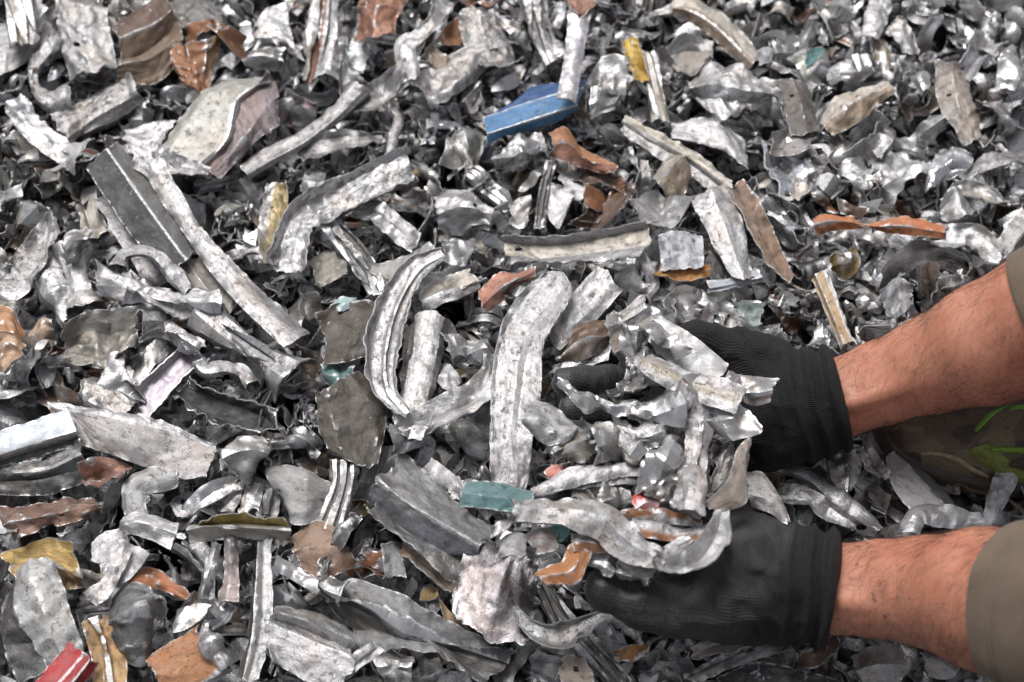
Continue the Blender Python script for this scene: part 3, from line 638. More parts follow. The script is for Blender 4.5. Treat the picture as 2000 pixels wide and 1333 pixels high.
L('box_profile', 'clean bluish white box bar at the left frame edge', ['lbl', 'lbl', 'gry', (.05, .05, .05, .8)], 4.2, [[(-40, 856), (60, 824), (132, 801)], [(-40, 885, .1), (80, 845, .1), (140, 822, .1)], [(-40, 900), (80, 862), (149, 842)], [(-40, 912, -1), (80, 876, -1), (150, 856, -1)], [(-40, 925, -1.2), (80, 892, -1.2), (150, 872, -1.2)]], lm='the bluish white bar', crumple=.04, folds=0, torn=.05, fine=.02, thick=.22, clean=1)
L('reflective_sheet', 'glossy dark grey sheet with a ragged end under the bluish white bar', ['sil', (.10, .10, .105, .25), (.05, .05, .052, .4)], 3.0, [[(-30, 915), (80, 900), (152, 862)], [(-30, 925, .5), (80, 922, .6), (158, 890, .8)], [(-30, 942), (80, 935), (162, 915, .2)], [(-30, 965, -.3), (80, 968, -.3), (168, 942, -.2)]], lm='the glossy dark sheet', crumple=.12, folds=2, clean=1)
L('crumpled_cup', 'orange tan crumpled scrap at the left frame edge', [(.45, .23, .12, .7), (.45, .30, .20, .6)], 3.0, [[(-12, 612), (15, 608), (50, 640)], [(-12, 650, 1), (20, 645, 1), (48, 668, .6)], [(-12, 720), (15, 725), (38, 720)]], lm='the orange tan scrap', crumple=.5, folds=6)
L('crumpled_sheet', 'small tan curl folded against the orange tan scrap', [(.42, .30, .22, .5), 'sil'], 3.4, [[(55, 640), (78, 622), (102, 625)], [(50, 685), (72, 680), (95, 655)]], crumple=.7, folds=5)
L('torn_plate', 'upper dark brown rusty plate with a flaking teal edge', [(.085, .07, .058, .8)], 3.0, [[(622, 620), (665, 596), (735, 594)], [(630, 660, .5), (680, 650, .6), (738, 645, .3)], [(634, 716), (672, 712), (732, 690)]], lm='the upper rusty plate', crumple=.25, folds=3, fine=.1)
L('torn_plate', 'lower dark brown rusty plate with a lengthwise crease', [(.10, .085, .068, .8), (.07, .058, .048, .8)], 3.2, [[(612, 768), (620, 830), (650, 892)], [(640, 758, .5), (652, 830, .5), (672, 900, .3)], [(705, 722), (755, 790), (738, 906)]], lm='the lower rusty plate', crumple=.2, folds=3, fine=.1)
L('torn_plate', 'teal flaking shard between the two rusty plates', (.13, .24, .24, .9), 2.4, [[(630, 708), (660, 712), (690, 710)], [(632, 742), (665, 765), (690, 745)]], crumple=.4, folds=5)
L('torn_plate', 'pale teal chip above the upper rusty plate', (.38, .52, .52, .9), 3.0, [[(642, 600), (668, 582), (702, 588)], [(648, 618), (672, 612), (702, 596)]], crumple=.4)
# middle
S('curved_channel', 'big white channel curved like a letter C', 'wht', 4.6, [(866, 498), (812, 530), (768, 605), (746, 690), (752, 765), (795, 815)], [30, 46, 58, 60, 52, 22], [(-1, .45), (-.85, .1), (-.4, 0), (-.3, .25), (-.15, .25), (-.05, 0), (.7, 0), (.85, .1), (1, .5)], lm='the C shaped channel', crumple=.12, folds=2, torn=.1, thick=.2)
S('crushed_tube', 'upright crushed tube inside the curve of the C shaped channel', 'sil', 3.2, [(838, 622), (826, 715), (806, 815)], [60, 62, 50], 'tube', lm='the upright tube', crumple=.25)
L('long_strip', 'broad white central strip with a rounded top, standing tallest', ['sil', 'wht', 'wht', 'wht'], 4.4, [[(1062, 532, .2), (1010, 580, .3), (978, 640, .3), (962, 710, .3), (955, 830, .2), (958, 935)], [(1072, 528, .2), (1022, 585, 0), (988, 645, 0), (970, 710, 0), (964, 830, 0), (968, 938)], [(1098, 530, 0), (1062, 600, -.2), (1025, 670, -.1), (1012, 760, .0), (1002, 850, 0), (1000, 945)], [(1108, 540, 0), (1072, 610, 0), (1038, 680, .5), (1022, 770, .5), (1012, 850, .3), (1008, 947)], [(1118, 562, .5), (1088, 625, .7), (1062, 680, .6), (1056, 760, .4), (1040, 870, .3), (1028, 952)]], lm='the central white strip', crumple=.12, folds=3, torn=.2, thick=.25)
S('torn_plate', 'wide pale strip crossing behind the central white strip', 'wht', 2.8, [(1070, 668), (1125, 612), (1188, 552)], [60, 74, 64], 'bow', crumple=.2)
L('crumpled_sheet', 'pinkish copper folded shred left of the central white strip', [(.46, .21, .15, .7), (.40, .20, .15, .7)], 3.8, [[(934, 578), (955, 552), (990, 532), (1045, 524)], [(940, 598, .8), (965, 575, .9), (1000, 552, .8), (1042, 532, .5)], [(948, 616), (975, 592), (1000, 566), (1035, 545)]], lm='the pinkish copper shred', crumple=.3)
L('torn_plate', 'cream end plate with two short slots inside the C curve', ['crm', 'wht'], 3.2, [[(822, 562), (870, 548), (918, 530)], [(824, 585, .7), (880, 565, .7), (932, 550, .5)], [(832, 610), (880, 590), (936, 568)]], holes=[((883, 552), .12), ((896, 556), .12)], crumple=.3)
L('torn_plate', 'grey triangular sheet above the C shaped channel', (.33, .32, .31, .6), 2.8, [[(724, 518), (780, 505), (838, 474)], [(745, 570), (800, 545), (850, 520)]], lm='the grey triangular sheet', crumple=.25)
S('bent_channel', 'grey white arm rising from the crushed knot to the central strip', ['wht', 'sil'], 3.8, [(775, 838), (850, 815), (925, 782), (958, 735), (965, 690)], [44, 56, 56, 46, 36], 'val', lm='the rising arm', crumple=.25)
L('crumpled_lump', 'shiny crushed knot at the foot of the C shaped channel', 'sil', 3.6, [[(765, 840), (795, 822), (830, 845)], [(768, 855, 1.2), (796, 845, 1.4), (825, 860, 1)], [(775, 875), (800, 880), (825, 872)]], crumple=.7, folds=6)
L('folded_sheet', 'glossy brown folded plate right of the central white strip', [(.16, .10, .07, .5), (.30, .25, .22, .4)], 2.8, [[(1088, 690), (1120, 642), (1192, 628)], [(1090, 700, .6), (1130, 670, .8), (1195, 655, .6)], [(1098, 712, -.2), (1145, 700, -.1), (1195, 680, 0)]], lm='the glossy brown plate', crumple=.3, clean=1)
L('crumpled_sheet', 'ragged silver sheet below the glossy brown plate', 'alu', 2.6, [[(1072, 712), (1120, 705), (1190, 672)], [(1080, 730), (1120, 726), (1185, 700)]], crumple=.5, folds=5)
L('crumpled_lump', 'pale folded lump left of the central white strip', 'wht', 3.0, [[(870, 672), (905, 658), (942, 662)], [(880, 695, 1), (912, 685, 1.2), (940, 690, .8)], [(892, 712), (915, 712), (938, 700)]], crumple=.5)
S('layered_strip', 'dark layered sheet with thin bright edges, curving down', ['drk', 'gry', 'drk'], 2.6, [(645, 440), (690, 490), (720, 535), (738, 580)], [44, 56, 50, 30], 'rbs', crumple=.25, lm='the dark layered sheet')
L('torn_plate', 'dull tan triangle left of the dark layered sheet', (.30, .28, .25, .6), 2.2, [[(600, 520), (630, 490), (668, 478)], [(620, 570), (650, 550), (680, 535)]], crumple=.25)
L('crumpled_sheet', 'crimped light sheet inside the bright scraps below the wide cream channel', 'sil', 2.6, [[(860, 478), (890, 462), (925, 478)], [(865, 510), (900, 520), (930, 500)]], crumple=.6, folds=6)
S('torn_strip', 'small upright pale sliver beside the upright tube', 'crm', 3.0, [(800, 640), (796, 690), (790, 735)], [20, 22, 16], 'flat')
L('torn_plate', 'speckled white flake right of the upright tube', 'wht', 2.6, [[(858, 700), (880, 715), (902, 745)], [(852, 745), (872, 765), (896, 765)]], crumple=.25)
# lower left
S('crumpled_strip', 'crinkled copper shred at the end of the glossy dark sheet', [(.38, .20, .15, .7), (.30, .15, .11, .7)], 3.0, [(164, 938), (205, 926), (248, 930)], [44, 52, 30], 'val', crumple=.7, folds=7, lm='the crinkled copper shred')
L('folded_sheet', 'reddish brown folded strip at the left frame edge', [(.20, .115, .085, .7), (.24, .14, .10, .7)], 2.8, [[(-15, 1000), (85, 986), (195, 976)], [(0, 1025, .8), (70, 1012, .8), (195, 985, .4)], [(32, 1052), (85, 1030), (160, 1018), (200, 995)]], lm='the reddish brown strip', crumple=.3, ripple=.25)
L('crumpled_sheet', 'yellowish tan crumpled scrap above the grey rounded slab', [(.45, .31, .12, .5), (.42, .30, .16, .5)], 2.4, [[(-10, 1080), (60, 1058), (140, 1085)], [(20, 1110, .8), (90, 1100, 1), (155, 1125, .5)], [(60, 1145), (110, 1155), (150, 1150)]], lm='the yellowish scrap', crumple=.5, folds=6)
L('torn_plate', 'large grey rounded slab with a bent side beside the red channel', ['drk', (.40, .40, .40, .6), (.44, .44, .435, .6)], 3.4, [[(-5, 1150, -1), (10, 1220, -1), (60, 1318, -1.2)], [(14, 1105, .5), (40, 1200, .6), (85, 1318, .5)], [(50, 1085, .9), (85, 1190, 1), (125, 1300, .9)], [(90, 1090, .2), (130, 1175, .3), (168, 1275, .3)]], lm='the grey rounded slab', crumple=.3, folds=4, thick=.25)
L('painted_channel', 'bright red painted channel with two bare ridges', ['red', 'red', (.36, .015, .02, 1)], 4.4, [[(55, 1345), (95, 1302), (136, 1250)], [(100, 1350, .8), (130, 1318, .8), (166, 1274, .8)], [(118, 1360, .7), (148, 1325, .7), (180, 1286, .7)], [(128, 1375, -.4), (160, 1335, -.4), (186, 1298, -.4)]], lm='the red channel', crumple=.06, folds=1, torn=.15, fine=.03, ridge=(1, 2))
S('creased_strip', 'golden tan strip with a bright ridge beside the red channel', [(.46, .28, .12, .75), (.40, .25, .12, .75)], 3.4, [(184, 1212), (206, 1262), (218, 1340)], [52, 66, 70], 'rib', lm='the golden tan strip', crumple=.25)
L('torn_plate', 'pale diamond shaped blade, one of three forming a propeller shape', 'wht', 3.2, [[(176, 1078), (205, 1045), (248, 1030)], [(188, 1110, .5), (222, 1085, .5), (252, 1062, .4)], [(206, 1150), (248, 1138), (290, 1092)]], lm='the pale propeller blades', crumple=.25)
S('folded_strip', 'folded pale upper blade with a bright square end', ['wht', 'wht'], 4.0, [(238, 1024), (282, 1028), (342, 1048)], [30, 48, 54], 'vee', crumple=.25)
S('twisted_strip', 'narrow pale tail twisting down from the propeller shape', 'wht', 3.6, [(248, 1056), (232, 1105), (205, 1150), (172, 1168)], [28, 26, 34, 44], 'vee', crumple=.3)
L('crumpled_lump', 'dark grey pyramid lump with creased sides', [(.20, .20, .205, .4), (.15, .15, .155, .4), (.18, .18, .185, .4)], 3.0, [[(196, 1180), (225, 1145), (262, 1142), (322, 1182)], [(212, 1212, 1.6), (248, 1200, 2), (282, 1195, 1.8), (318, 1200, .6)], [(228, 1255), (270, 1300), (295, 1280), (318, 1212)]], lm='the dark pyramid lump', crumple=.4, folds=5)
S('curled_strip', 'small orange leaf shaped curl left of the upright thin bars', (.42, .17, .08, .8), 2.6, [(252, 1132), (300, 1128), (362, 1168)], [34, 46, 10], 'bow', lm='the orange leaf curl', crumple=.2)
L('folded_sheet', 'large rust orange sheet with a silver fold along one side', [(.40, .18, .085, .75), (.44, .21, .10, .75), 'sil'], 3.2, [[(286, 1292), (335, 1252), (392, 1224)], [(298, 1325, .3), (350, 1295, .5), (412, 1260, .5)], [(312, 1345), (380, 1340), (432, 1310, .6)], [(330, 1352), (395, 1350), (452, 1300, -.3)]], lm='the large rust sheet', crumple=.22, folds=4)
S('crumpled_strip', 'silver crumpled fold rising beside the large rust sheet', 'sil', 4.0, [(402, 1216), (408, 1255), (440, 1310)], [28, 36, 34], 'tube', crumple=.5)
L('bent_channel', 'olive gold channel with a pale cream front face lying level', [(.34, .26, .09, .5), (.22, .16, .05, .5), 'crm', 'crm'], 3.4, [[(388, 1018, .8), (450, 1008, .9), (560, 1014, .8)], [(385, 1026, -.1), (450, 1022, 0), (562, 1026, 0)], [(378, 1030, -.1), (450, 1028, 0), (566, 1032, 0)], [(364, 1036, .5), (420, 1028, .7), (566, 1036, .6)], [(376, 1056, -.4), (430, 1052, -.5), (566, 1052, -.5)]], lm='the olive gold channel', crumple=.1, folds=1, torn=.12)
S('silver_strip', 'mirror bright blade slanting above the olive gold channel', 'alu', 2.8, [(368, 1002), (410, 970), (460, 942)], [30, 40, 22], 'val', crumple=.25, clean=1)
S('torn_strip', 'slim silver rib, first right of the mirror bright blade', 'sil', 2.2, [(445, 1004), (455, 975), (464, 948)], [24, 24, 18], 'bow')
S('torn_strip', 'tan shaded rib between two silver ribs above the olive channel', 'crm', 2.0, [(472, 1008), (478, 985), (488, 955)], [20, 20, 18], 'bow')
S('torn_strip', 'silver rib with a bent tip above the middle of the olive channel', 'sil', 2.2, [(492, 1006), (498, 975), (508, 950)], [22, 24, 18], 'vee')
S('torn_strip', 'broad grey rib above the far end of the olive channel', 'gry', 2.0, [(525, 1008), (528, 985), (534, 960)], [34, 36, 26], 'rib')
S('flat_bar', 'upright thin bar with a flared foot under the olive channel', 'pnk', 2.6, [(452, 1052), (452, 1110), (444, 1178)], [26, 28, 40], 'vee', crumple=.2)
S('flat_bar', 'narrow crooked pale bar left of the flared foot bar', 'sil', 2.4, [(424, 1062), (412, 1110), (394, 1168)], [16, 20, 28], 'vee', crumple=.35)
S('flat_bar', 'long dark upright bar with a bright edge below the olive channel', ['sil', 'drk', 'drk'], 2.8, [(514, 1052), (512, 1140), (508, 1230), (486, 1325)], [34, 40, 42, 34], 'ell', lm='the long dark upright bar', crumple=.12)
L('torn_plate', 'mottled grey triangular plate right of the olive channel', (.29, .285, .285, .6), 3.0, [[(518, 908, .3), (580, 915, .3), (648, 940)], [(535, 950, .5), (590, 965, .5), (642, 975)], [(562, 1000), (580, 1032), (636, 1008)]], lm='the mottled triangular plate', crumple=.2)
S('grooved_strip', 'grey grooved strip flaring downward right of the mottled triangular plate', 'gry', 3.0, [(672, 900), (668, 955), (642, 1032)], [48, 46, 56], 'rbs', crumple=.2)
L('torn_plate', 'tan brown polygon plate with cracked paint', (.26, .165, .115, .75), 3.0, [[(558, 1052), (590, 1030), (622, 1018), (668, 1050)], [(570, 1078, .5), (620, 1068, .6), (685, 1078, .3)], [(588, 1112), (640, 1132), (696, 1105)]], lm='the cracked tan polygon', crumple=.25)
S('wavy_strip', 'dark wavy edged strip crossing the cracked tan polygon', ['drk', 'blk'], 3.8, [(700, 1005), (668, 1050), (630, 1095), (632, 1138), (672, 1160)], [22, 26, 24, 32, 30], 'ell', wave=.25)
S('silver_strip', 'bright cream sliver below the cracked tan polygon', 'wht', 3.0, [(538, 1102), (575, 1118), (628, 1152)], [24, 34, 22], 'bow', crumple=.3, clean=1)
L('corrugated_plate', 'large pale corrugated profile lying at the bottom', ['gry', 'wht', 'gry', 'wht', 'wht'], 3.0, [[(535, 1180), (605, 1196), (692, 1236)], [(524, 1192, .9), (600, 1214, .9), (690, 1252, .9)], [(522, 1206, .2), (596, 1230, .2), (690, 1270, .2)], [(520, 1216, .6), (592, 1244, .6), (690, 1286, .6)], [(524, 1245, .4), (590, 1280, .4), (690, 1318, .4)], [(530, 1290), (600, 1330), (660, 1350)]], lm='the pale corrugated profile', crumple=.2, folds=2, ridge=(1, 3))
L('crumpled_lump', 'smooth silver dome shaped lump', (.45, .45, .45, .3), 3.2, [[(428, 872), (470, 842), (522, 862)], [(440, 892, 1.5), (478, 880, 2), (520, 886, 1)], [(450, 915), (485, 948), (515, 915)]], lm='the silver dome', crumple=.4, folds=4)
S('bent_strip', 'thick grey strip bent over like a bracket', (.33, .33, .335, .45), 3.2, [(268, 1016), (262, 975), (278, 945), (345, 932)], [48, 50, 52, 34], 'bow', lm='the grey bracket strip', crumple=.2)
L('torn_plate', 'pale curved end under the corner of the reddish brown strip', 'wht', 3.2, [[(-10, 1005), (15, 1010), (35, 1035)], [(-10, 1042), (12, 1045), (30, 1042)]], crumple=.2)
L('reflective_sheet', 'shiny two tone silver sheet above the large rust sheet', 'sil', 2.2, [[(345, 1195), (375, 1178), (412, 1182)], [(338, 1235), (370, 1225), (395, 1212)]], crumple=.25, clean=1)
# lower middle
L('bent_channel', 'massive dark grey channel with a bluish shine inside', [(.24, .24, .245, .45), (.19, .19, .195, .4), (.36, .37, .41, .2), (.24, .24, .245, .35)], 3.0, [[(790, 880, .3), (858, 948, .3), (905, 995, .2), (962, 1040)], [(738, 935, 1.6), (800, 985, 1.7), (872, 1030, 1.6), (940, 1072, 1.2)], [(732, 950, 1.2), (792, 1002, 1.2), (868, 1048, 1.1), (932, 1084, .8)], [(728, 980, -.2), (785, 1030, -.2), (865, 1075, -.2), (918, 1098)], [(722, 1022, .8), (790, 1055, .9), (850, 1102, .9), (895, 1125, .6)]], lm='the massive dark channel', crumple=.2, folds=3, torn=.25, thick=.25, ridge=(1,))
L('reflective_sheet', 'smooth iridescent purple grey sheet with torn edges', 'pur', 3.6, [[(925, 1042, .2), (900, 1105, 0), (878, 1178)], [(960, 1055, .6), (935, 1120, .4), (898, 1215)], [(1005, 1075, .4), (975, 1150, .7), (950, 1245)], [(1052, 1102), (1042, 1180), (1032, 1262)]], lm='the iridescent sheet', crumple=.10, folds=3, torn=.35, fine=.02, clean=1)
S('bent_channel', 'small silver channel curling up from the iridescent sheet', 'alu', 4.4, [(1006, 1188), (1024, 1216), (1062, 1240), (1110, 1240), (1188, 1200)], [14, 26, 34, 40, 28], 'chan', lm='the small curling channel', crumple=.15)
L('long_strip', 'long dark grooved channel with pitted flanges near the bottom edge', [(.19, .19, .195, .4), (.11, .11, .115, .5), (.12, .115, .11, .5), (.20, .20, .205, .4)], 3.0, [[(640, 1140, .2), (700, 1130, .6), (790, 1168, .6), (880, 1218, .5), (1002, 1262, .3)], [(632, 1170, .3), (720, 1182, .5), (800, 1222, .4), (890, 1262, .3), (985, 1288, .2)], [(630, 1178, -.3), (720, 1194, -.4), (800, 1234, -.4), (890, 1272, -.4), (980, 1294, -.3)], [(690, 1215, -.3), (760, 1240, -.4), (830, 1268, -.3), (950, 1312, -.2)], [(715, 1240, .2), (780, 1268, .3), (850, 1290, .2), (950, 1330)]], lm='the long dark grooved channel', crumple=.2, folds=3, torn=.3, ridge=(1,))
S('ribbed_strip', 'dark ribbed bar slanting down under the lower thumb', 'drk', 2.4, [(1062, 1145), (1100, 1215), (1160, 1275), (1218, 1340)], [40, 46, 46, 44], 'rbs', lm='the dark ribbed bar', crumple=.1)
L('torn_plate', 'tan plate with a small punched hole at the bottom edge', (.34, .29, .25, .7), 3.0, [[(1092, 1290), (1120, 1282), (1152, 1290)], [(1098, 1345), (1130, 1350), (1162, 1345)]], holes=[((1126, 1309), .16)], crumple=.15)
L('torn_plate', 'brown orange shard below the lower thumb', (.30, .14, .05, .6), 2.4, [[(1198, 1272), (1230, 1260), (1266, 1262)], [(1206, 1290), (1235, 1294), (1262, 1282)]], crumple=.35)
L('torn_plate', 'dark grey upright plate under the massive dark channel', (.20, .20, .205, .35), 2.2, [[(742, 1060), (748, 1100), (752, 1132)], [(790, 1060), (790, 1100), (795, 1130)]], crumple=.25)
S('torn_strip', 'thin tan edged strip under the massive dark channel', 'tan', 2.6, [(785, 1068), (830, 1105), (885, 1152)], [20, 26, 22], 'val')
L('torn_plate', 'ochre brown sliver left of the iridescent sheet', (.30, .20, .12, .7), 2.4, [[(862, 1178), (885, 1200), (918, 1232)], [(862, 1210), (885, 1225), (912, 1242)]], crumple=.2)
L('crumpled_lump', 'rough grey stone-like lump left of the long dark grooved channel', 'gry', 2.4, [[(735, 1285), (770, 1272), (805, 1290)], [(740, 1305, 1), (772, 1300, 1.2), (808, 1308, .8)], [(745, 1335), (775, 1342), (805, 1335)]], crumple=.6, folds=5)
S('torn_strip', 'pale strip fanning out at the left end of the long dark grooved channel', 'wht', 3.2, [(655, 1325), (690, 1300), (740, 1262)], [26, 30, 26], 'rib', crumple=.2)
L('torn_plate', 'pale standing shard between the iridescent sheet and the lower thumb', 'wht', 2.6, [[(1118, 1150), (1135, 1170), (1165, 1190)], [(1130, 1190), (1150, 1192), (1168, 1195)]], crumple=.2)
# lower right
S('ribbed_strip', 'long silver stem with a blunt end, slanting between the hands', 'sil', 3.0, [(1512, 905), (1580, 930), (1640, 980), (1712, 1032)], [24, 28, 30, 26], 'tube', lm='the long silver stem', crumple=.15)
S('silver_strip', 'shiny almond shaped leaf right of the long silver stem', 'alu', 3.2, [(1622, 885), (1636, 920), (1646, 965)], [22, 42, 14], 'dish', crumple=.15, clean=1)
S('torn_strip', 'slim pale leaf beside the almond shaped leaf', 'wht', 3.0, [(1662, 880), (1668, 915), (1658, 958)], [14, 28, 10], 'bow', crumple=.15)
S('curled_strip', 'rolled silver edge channel between the lower glove and the stem', 'alu', 3.0, [(1520, 962), (1570, 972), (1620, 1002), (1676, 1024)], [28, 36, 38, 24], 'dish', crumple=.25, wave=.15)
L('torn_plate', 'smooth slate grey plate pointing at the shoe', [(.42, .41, .43, .6), (.20, .20, .21, .6)], 3.0, [[(1730, 888), (1742, 950), (1785, 1006)], [(1748, 882, .3), (1800, 940, .4), (1852, 992, .3)], [(1762, 884, -.3), (1820, 938, -.3), (1872, 990, -.3)]], lm='the smooth slate plate', crumple=.12, torn=.15)
S('bent_tube', 'bluish silver crushed tube bent upward at the frame edge', (.50, .51, .54, .3), 3.4, [(1765, 1045), (1795, 1008), (1850, 1010), (1925, 1022), (1945, 985), (1962, 940)], [30, 40, 44, 42, 38, 34], 'bow', lm='the bluish bent tube', crumple=.35)
S('torn_strip', 'pinkish beige curled flake under the lower cuff', (.50, .43, .40, .7), 3.0, [(1352, 1280), (1400, 1262), (1450, 1250), (1505, 1235)], [16, 44, 46, 22], 'val', crumple=.25)
S('long_strip', 'long ridged silver strip rising to the lower wrist', ['sil', 'drk', 'sil'], 3.0, [(1340, 1330), (1420, 1292), (1500, 1262), (1592, 1240)], [24, 32, 36, 34], 'rib', lm='the long ridged strip', crumple=.15)
L('crumpled_sheet', 'dark brown torn sheet under the lower cuff', 'brn', 2.6, [[(1555, 1268), (1590, 1248), (1635, 1245)], [(1560, 1298), (1600, 1302), (1640, 1262)]], crumple=.4)
L('torn_plate', 'grey weathered disc-like plate at the bottom below the forearm', 'gry', 3.0, [[(1660, 1288), (1705, 1262), (1755, 1262)], [(1668, 1312, .6), (1712, 1300, .7), (1768, 1300, .4)], [(1680, 1340), (1720, 1345), (1762, 1340)]], lm='the weathered disc', crumple=.25)
L('torn_plate', 'dark felt-like rubber mat scrap at the bottom edge', (.028, .028, .032, 1), 2.4, [[(1400, 1318), (1470, 1302), (1560, 1312), (1650, 1330)], [(1400, 1350), (1480, 1345), (1560, 1350), (1650, 1352)]], crumple=.3, fine=.12)
L('torn_plate', 'pale grey flake at the bottom under the forearm sleeve', 'wht', 2.6, [[(1790, 1275), (1830, 1282), (1868, 1300)], [(1800, 1312), (1830, 1325), (1858, 1322)]], crumple=.25)
S('folded_strip', 'crumpled bright fold left of the smooth slate plate', 'sil', 2.8, [(1685, 870), (1700, 900), (1722, 935)], [22, 34, 36], 'val', crumple=.4)
S('torn_strip', 'dark slanted flap between the stem and the rolled edge channel', 'dsv', 2.4, [(1590, 915), (1615, 960), (1650, 1000)], [30, 40, 30], 'dish', crumple=.2)

S('wire', 'thin brown wire with a bent hook below the shoe', (.16, .10, .06, .7), 2.6, [(1866, 966), (1862, 952), (1876, 946), (1900, 958), (1938, 964)], 6, 'tube', res=.1, crumple=.02, folds=0, torn=0, ripple=0, dents=0, thick=.05, fine=0)
S('wire', 'straight thin brown wire by the bent tube at the frame edge', (.18, .115, .07, .7), 2.8, [(1948, 960), (1975, 980), (2002, 1002)], 6, 'tube', res=.1, crumple=.02, folds=0, torn=0, ripple=0, dents=0, thick=.05, fine=0)
S('wire', 'thin dark wire curling between the rusty plates and the slotted bar', (.06, .05, .045, .6), 3.0, [(535, 735), (530, 765), (512, 800), (505, 838)], 4, 'tube', res=.1, crumple=.02, folds=0, torn=0, ripple=0, dents=0, thick=.04, fine=0)

# ------------------------------------------------------------------ the handful carried in the two gloves
G = 'hand'
L('torn_plate', 'smooth light grey plate with rounded corners leaning on the upper glove', (.52, .52, .53, .75), 11.4, [[(1282, 612, .8), (1350, 655, .5), (1422, 712)], [(1270, 640, .4), (1325, 690, .2), (1412, 736)], [(1268, 668), (1305, 722), (1350, 742), (1392, 744)]], grp=G, lm='the smooth held plate', crumple=.07, folds=1, torn=.06, thick=.25, clean=1)
L('crumpled_lump', 'white foil-like crumple stuck on the smooth held plate', 'wht', 12.4, [[(1262, 655), (1280, 628), (1318, 640)], [(1275, 672, .7), (1300, 660, .9), (1332, 668, .6)], [(1290, 690), (1318, 702), (1342, 690)]], grp=G, crumple=.8, folds=8, clean=1)
L('folded_plate', 'grey folded cap at the highest point of the handful', ['gry', 'gry', (.45, .40, .36, .7)], 12.5, [[(1180, 622), (1220, 602), (1262, 580)], [(1186, 640, .5), (1228, 622, .5), (1266, 600, .4)], [(1192, 654), (1232, 640), (1270, 618)], [(1202, 690, -.8), (1235, 672, -.8), (1272, 642, -.6)]], grp=G, lm='the grey folded cap', crumple=.2)
L('crumpled_lump', 'dark craggy heavy lump under the grey folded cap', [(.22, .22, .23, .35)], 11.0, [[(1192, 768), (1198, 700), (1228, 645)], [(1220, 770, 1.2), (1238, 700, 1.6), (1248, 648, 1)], [(1262, 762, .9), (1275, 705, 1), (1268, 655, .5)], [(1290, 745), (1292, 705), (1280, 672)]], grp=G, lm='the craggy lump', crumple=.9, folds=9, fine=.3, thick=.3)
S('long_strip', 'white round-ended bar lying across the handful', ['wht', 'crm', 'wht'], 13.5, [(1240, 708), (1280, 722), (1340, 745), (1400, 770), (1446, 790)], [16, 46, 54, 54, 50], 'bow', grp=G, lm='the round-ended bar', crumple=.12, torn=.08, thick=.22)
L('torn_plate', 'short silver end plate sticking out over the upper glove', ['wht', 'alu'], 12.2, [[(1442, 732), (1480, 736), (1522, 738)], [(1445, 766, .2), (1480, 768, .2), (1510, 762, .1)], [(1450, 786, -.5), (1475, 792, -.5), (1500, 788, -.4)]], grp=G, crumple=.25, clean=1)
L('crumpled_lump', 'boxy white crushed lump at the right of the handful', ['wht', 'lbl', 'wht', 'crm'], 12.2, [[(1355, 782), (1400, 755), (1445, 728)], [(1360, 800, 1), (1405, 790, 1.3), (1450, 770, 1)], [(1375, 822, .8), (1420, 820, 1), (1460, 805, .6)], [(1395, 850), (1430, 845), (1462, 825)]], grp=G, lm='the boxy white lump', crumple=.9, folds=10, clean=1)
L('crumpled_strip', 'long bright foil-like strip over the two dark fingertips', 'alu', 12.4, [[(1090, 732), (1130, 764), (1190, 785), (1260, 788), (1320, 762)], [(1092, 742, .3), (1128, 775, .4), (1190, 796, .6), (1260, 808, .8), (1340, 800, .8)], [(1094, 754), (1126, 786), (1190, 808), (1260, 826), (1335, 828)]], grp=G, lm='the bright foil strip', crumple=.6, folds=11, fine=.1, clean=1)
S('bent_strip', 'pinkish white strip folded over and hanging down through the handful', [(.50, .47, .475, .6), 'wht'], 12.6, [(1318, 775), (1365, 795), (1368, 850), (1352, 930), (1338, 1006)], [56, 66, 62, 58, 46], 'vee', grp=G, lm='the hanging folded strip', crumple=.35, folds=7)
L('crumpled_sheet', 'crushed white fold left of the hanging folded strip', 'wht', 12.0, [[(1302, 838), (1275, 890), (1235, 945)], [(1325, 850, .8), (1300, 910, 1), (1262, 965, .8)], [(1335, 880), (1325, 930), (1300, 975)]], grp=G, crumple=1.1, folds=11, clean=1)
L('torn_plate', 'grey round-ended plate at the fingertips of the upper glove', (.36, .355, .36, .55), 11.4, [[(1016, 802), (1040, 784), (1080, 792), (1120, 828)], [(1022, 822, .4), (1055, 820, .5), (1090, 828, .4), (1122, 842)], [(1035, 845), (1065, 868), (1095, 868), (1122, 856)]], grp=G, lm='the round-ended grey plate', crumple=.3, folds=4, thick=.25)
L('torn_plate', 'cream pebble shaped plate below the round-ended grey plate', 'crm', 11.0, [[(1088, 868), (1105, 846), (1135, 836)], [(1100, 885, .6), (1125, 870, .7), (1150, 856, .4)], [(1115, 902), (1140, 904), (1160, 885)]], grp=G, crumple=.2)
L('crumpled_lump', 'lumpy grey nugget right of the cream pebble plate', [(.40, .39, .39, .4), (.42, .40, .38, .4)], 11.6, [[(1146, 842), (1170, 822), (1205, 835), (1250, 890)], [(1155, 862, 1), (1185, 852, 1.2), (1215, 868, 1), (1252, 900, .5)], [(1170, 888), (1195, 902), (1225, 912), (1250, 912)]], grp=G, lm='the lumpy nugget', crumple=1.2, folds=12, fine=.25, thick=.3)
L('crumpled_sheet', 'crinkled silver leaves stacked below the bright foil strip', 'sil', 11.4, [[(1195, 815), (1240, 832), (1295, 835)], [(1210, 838, .5), (1250, 852, .6), (1300, 850, .4)], [(1240, 870), (1265, 880), (1300, 868)]], grp=G, crumple=.7, folds=8, ripple=.3)
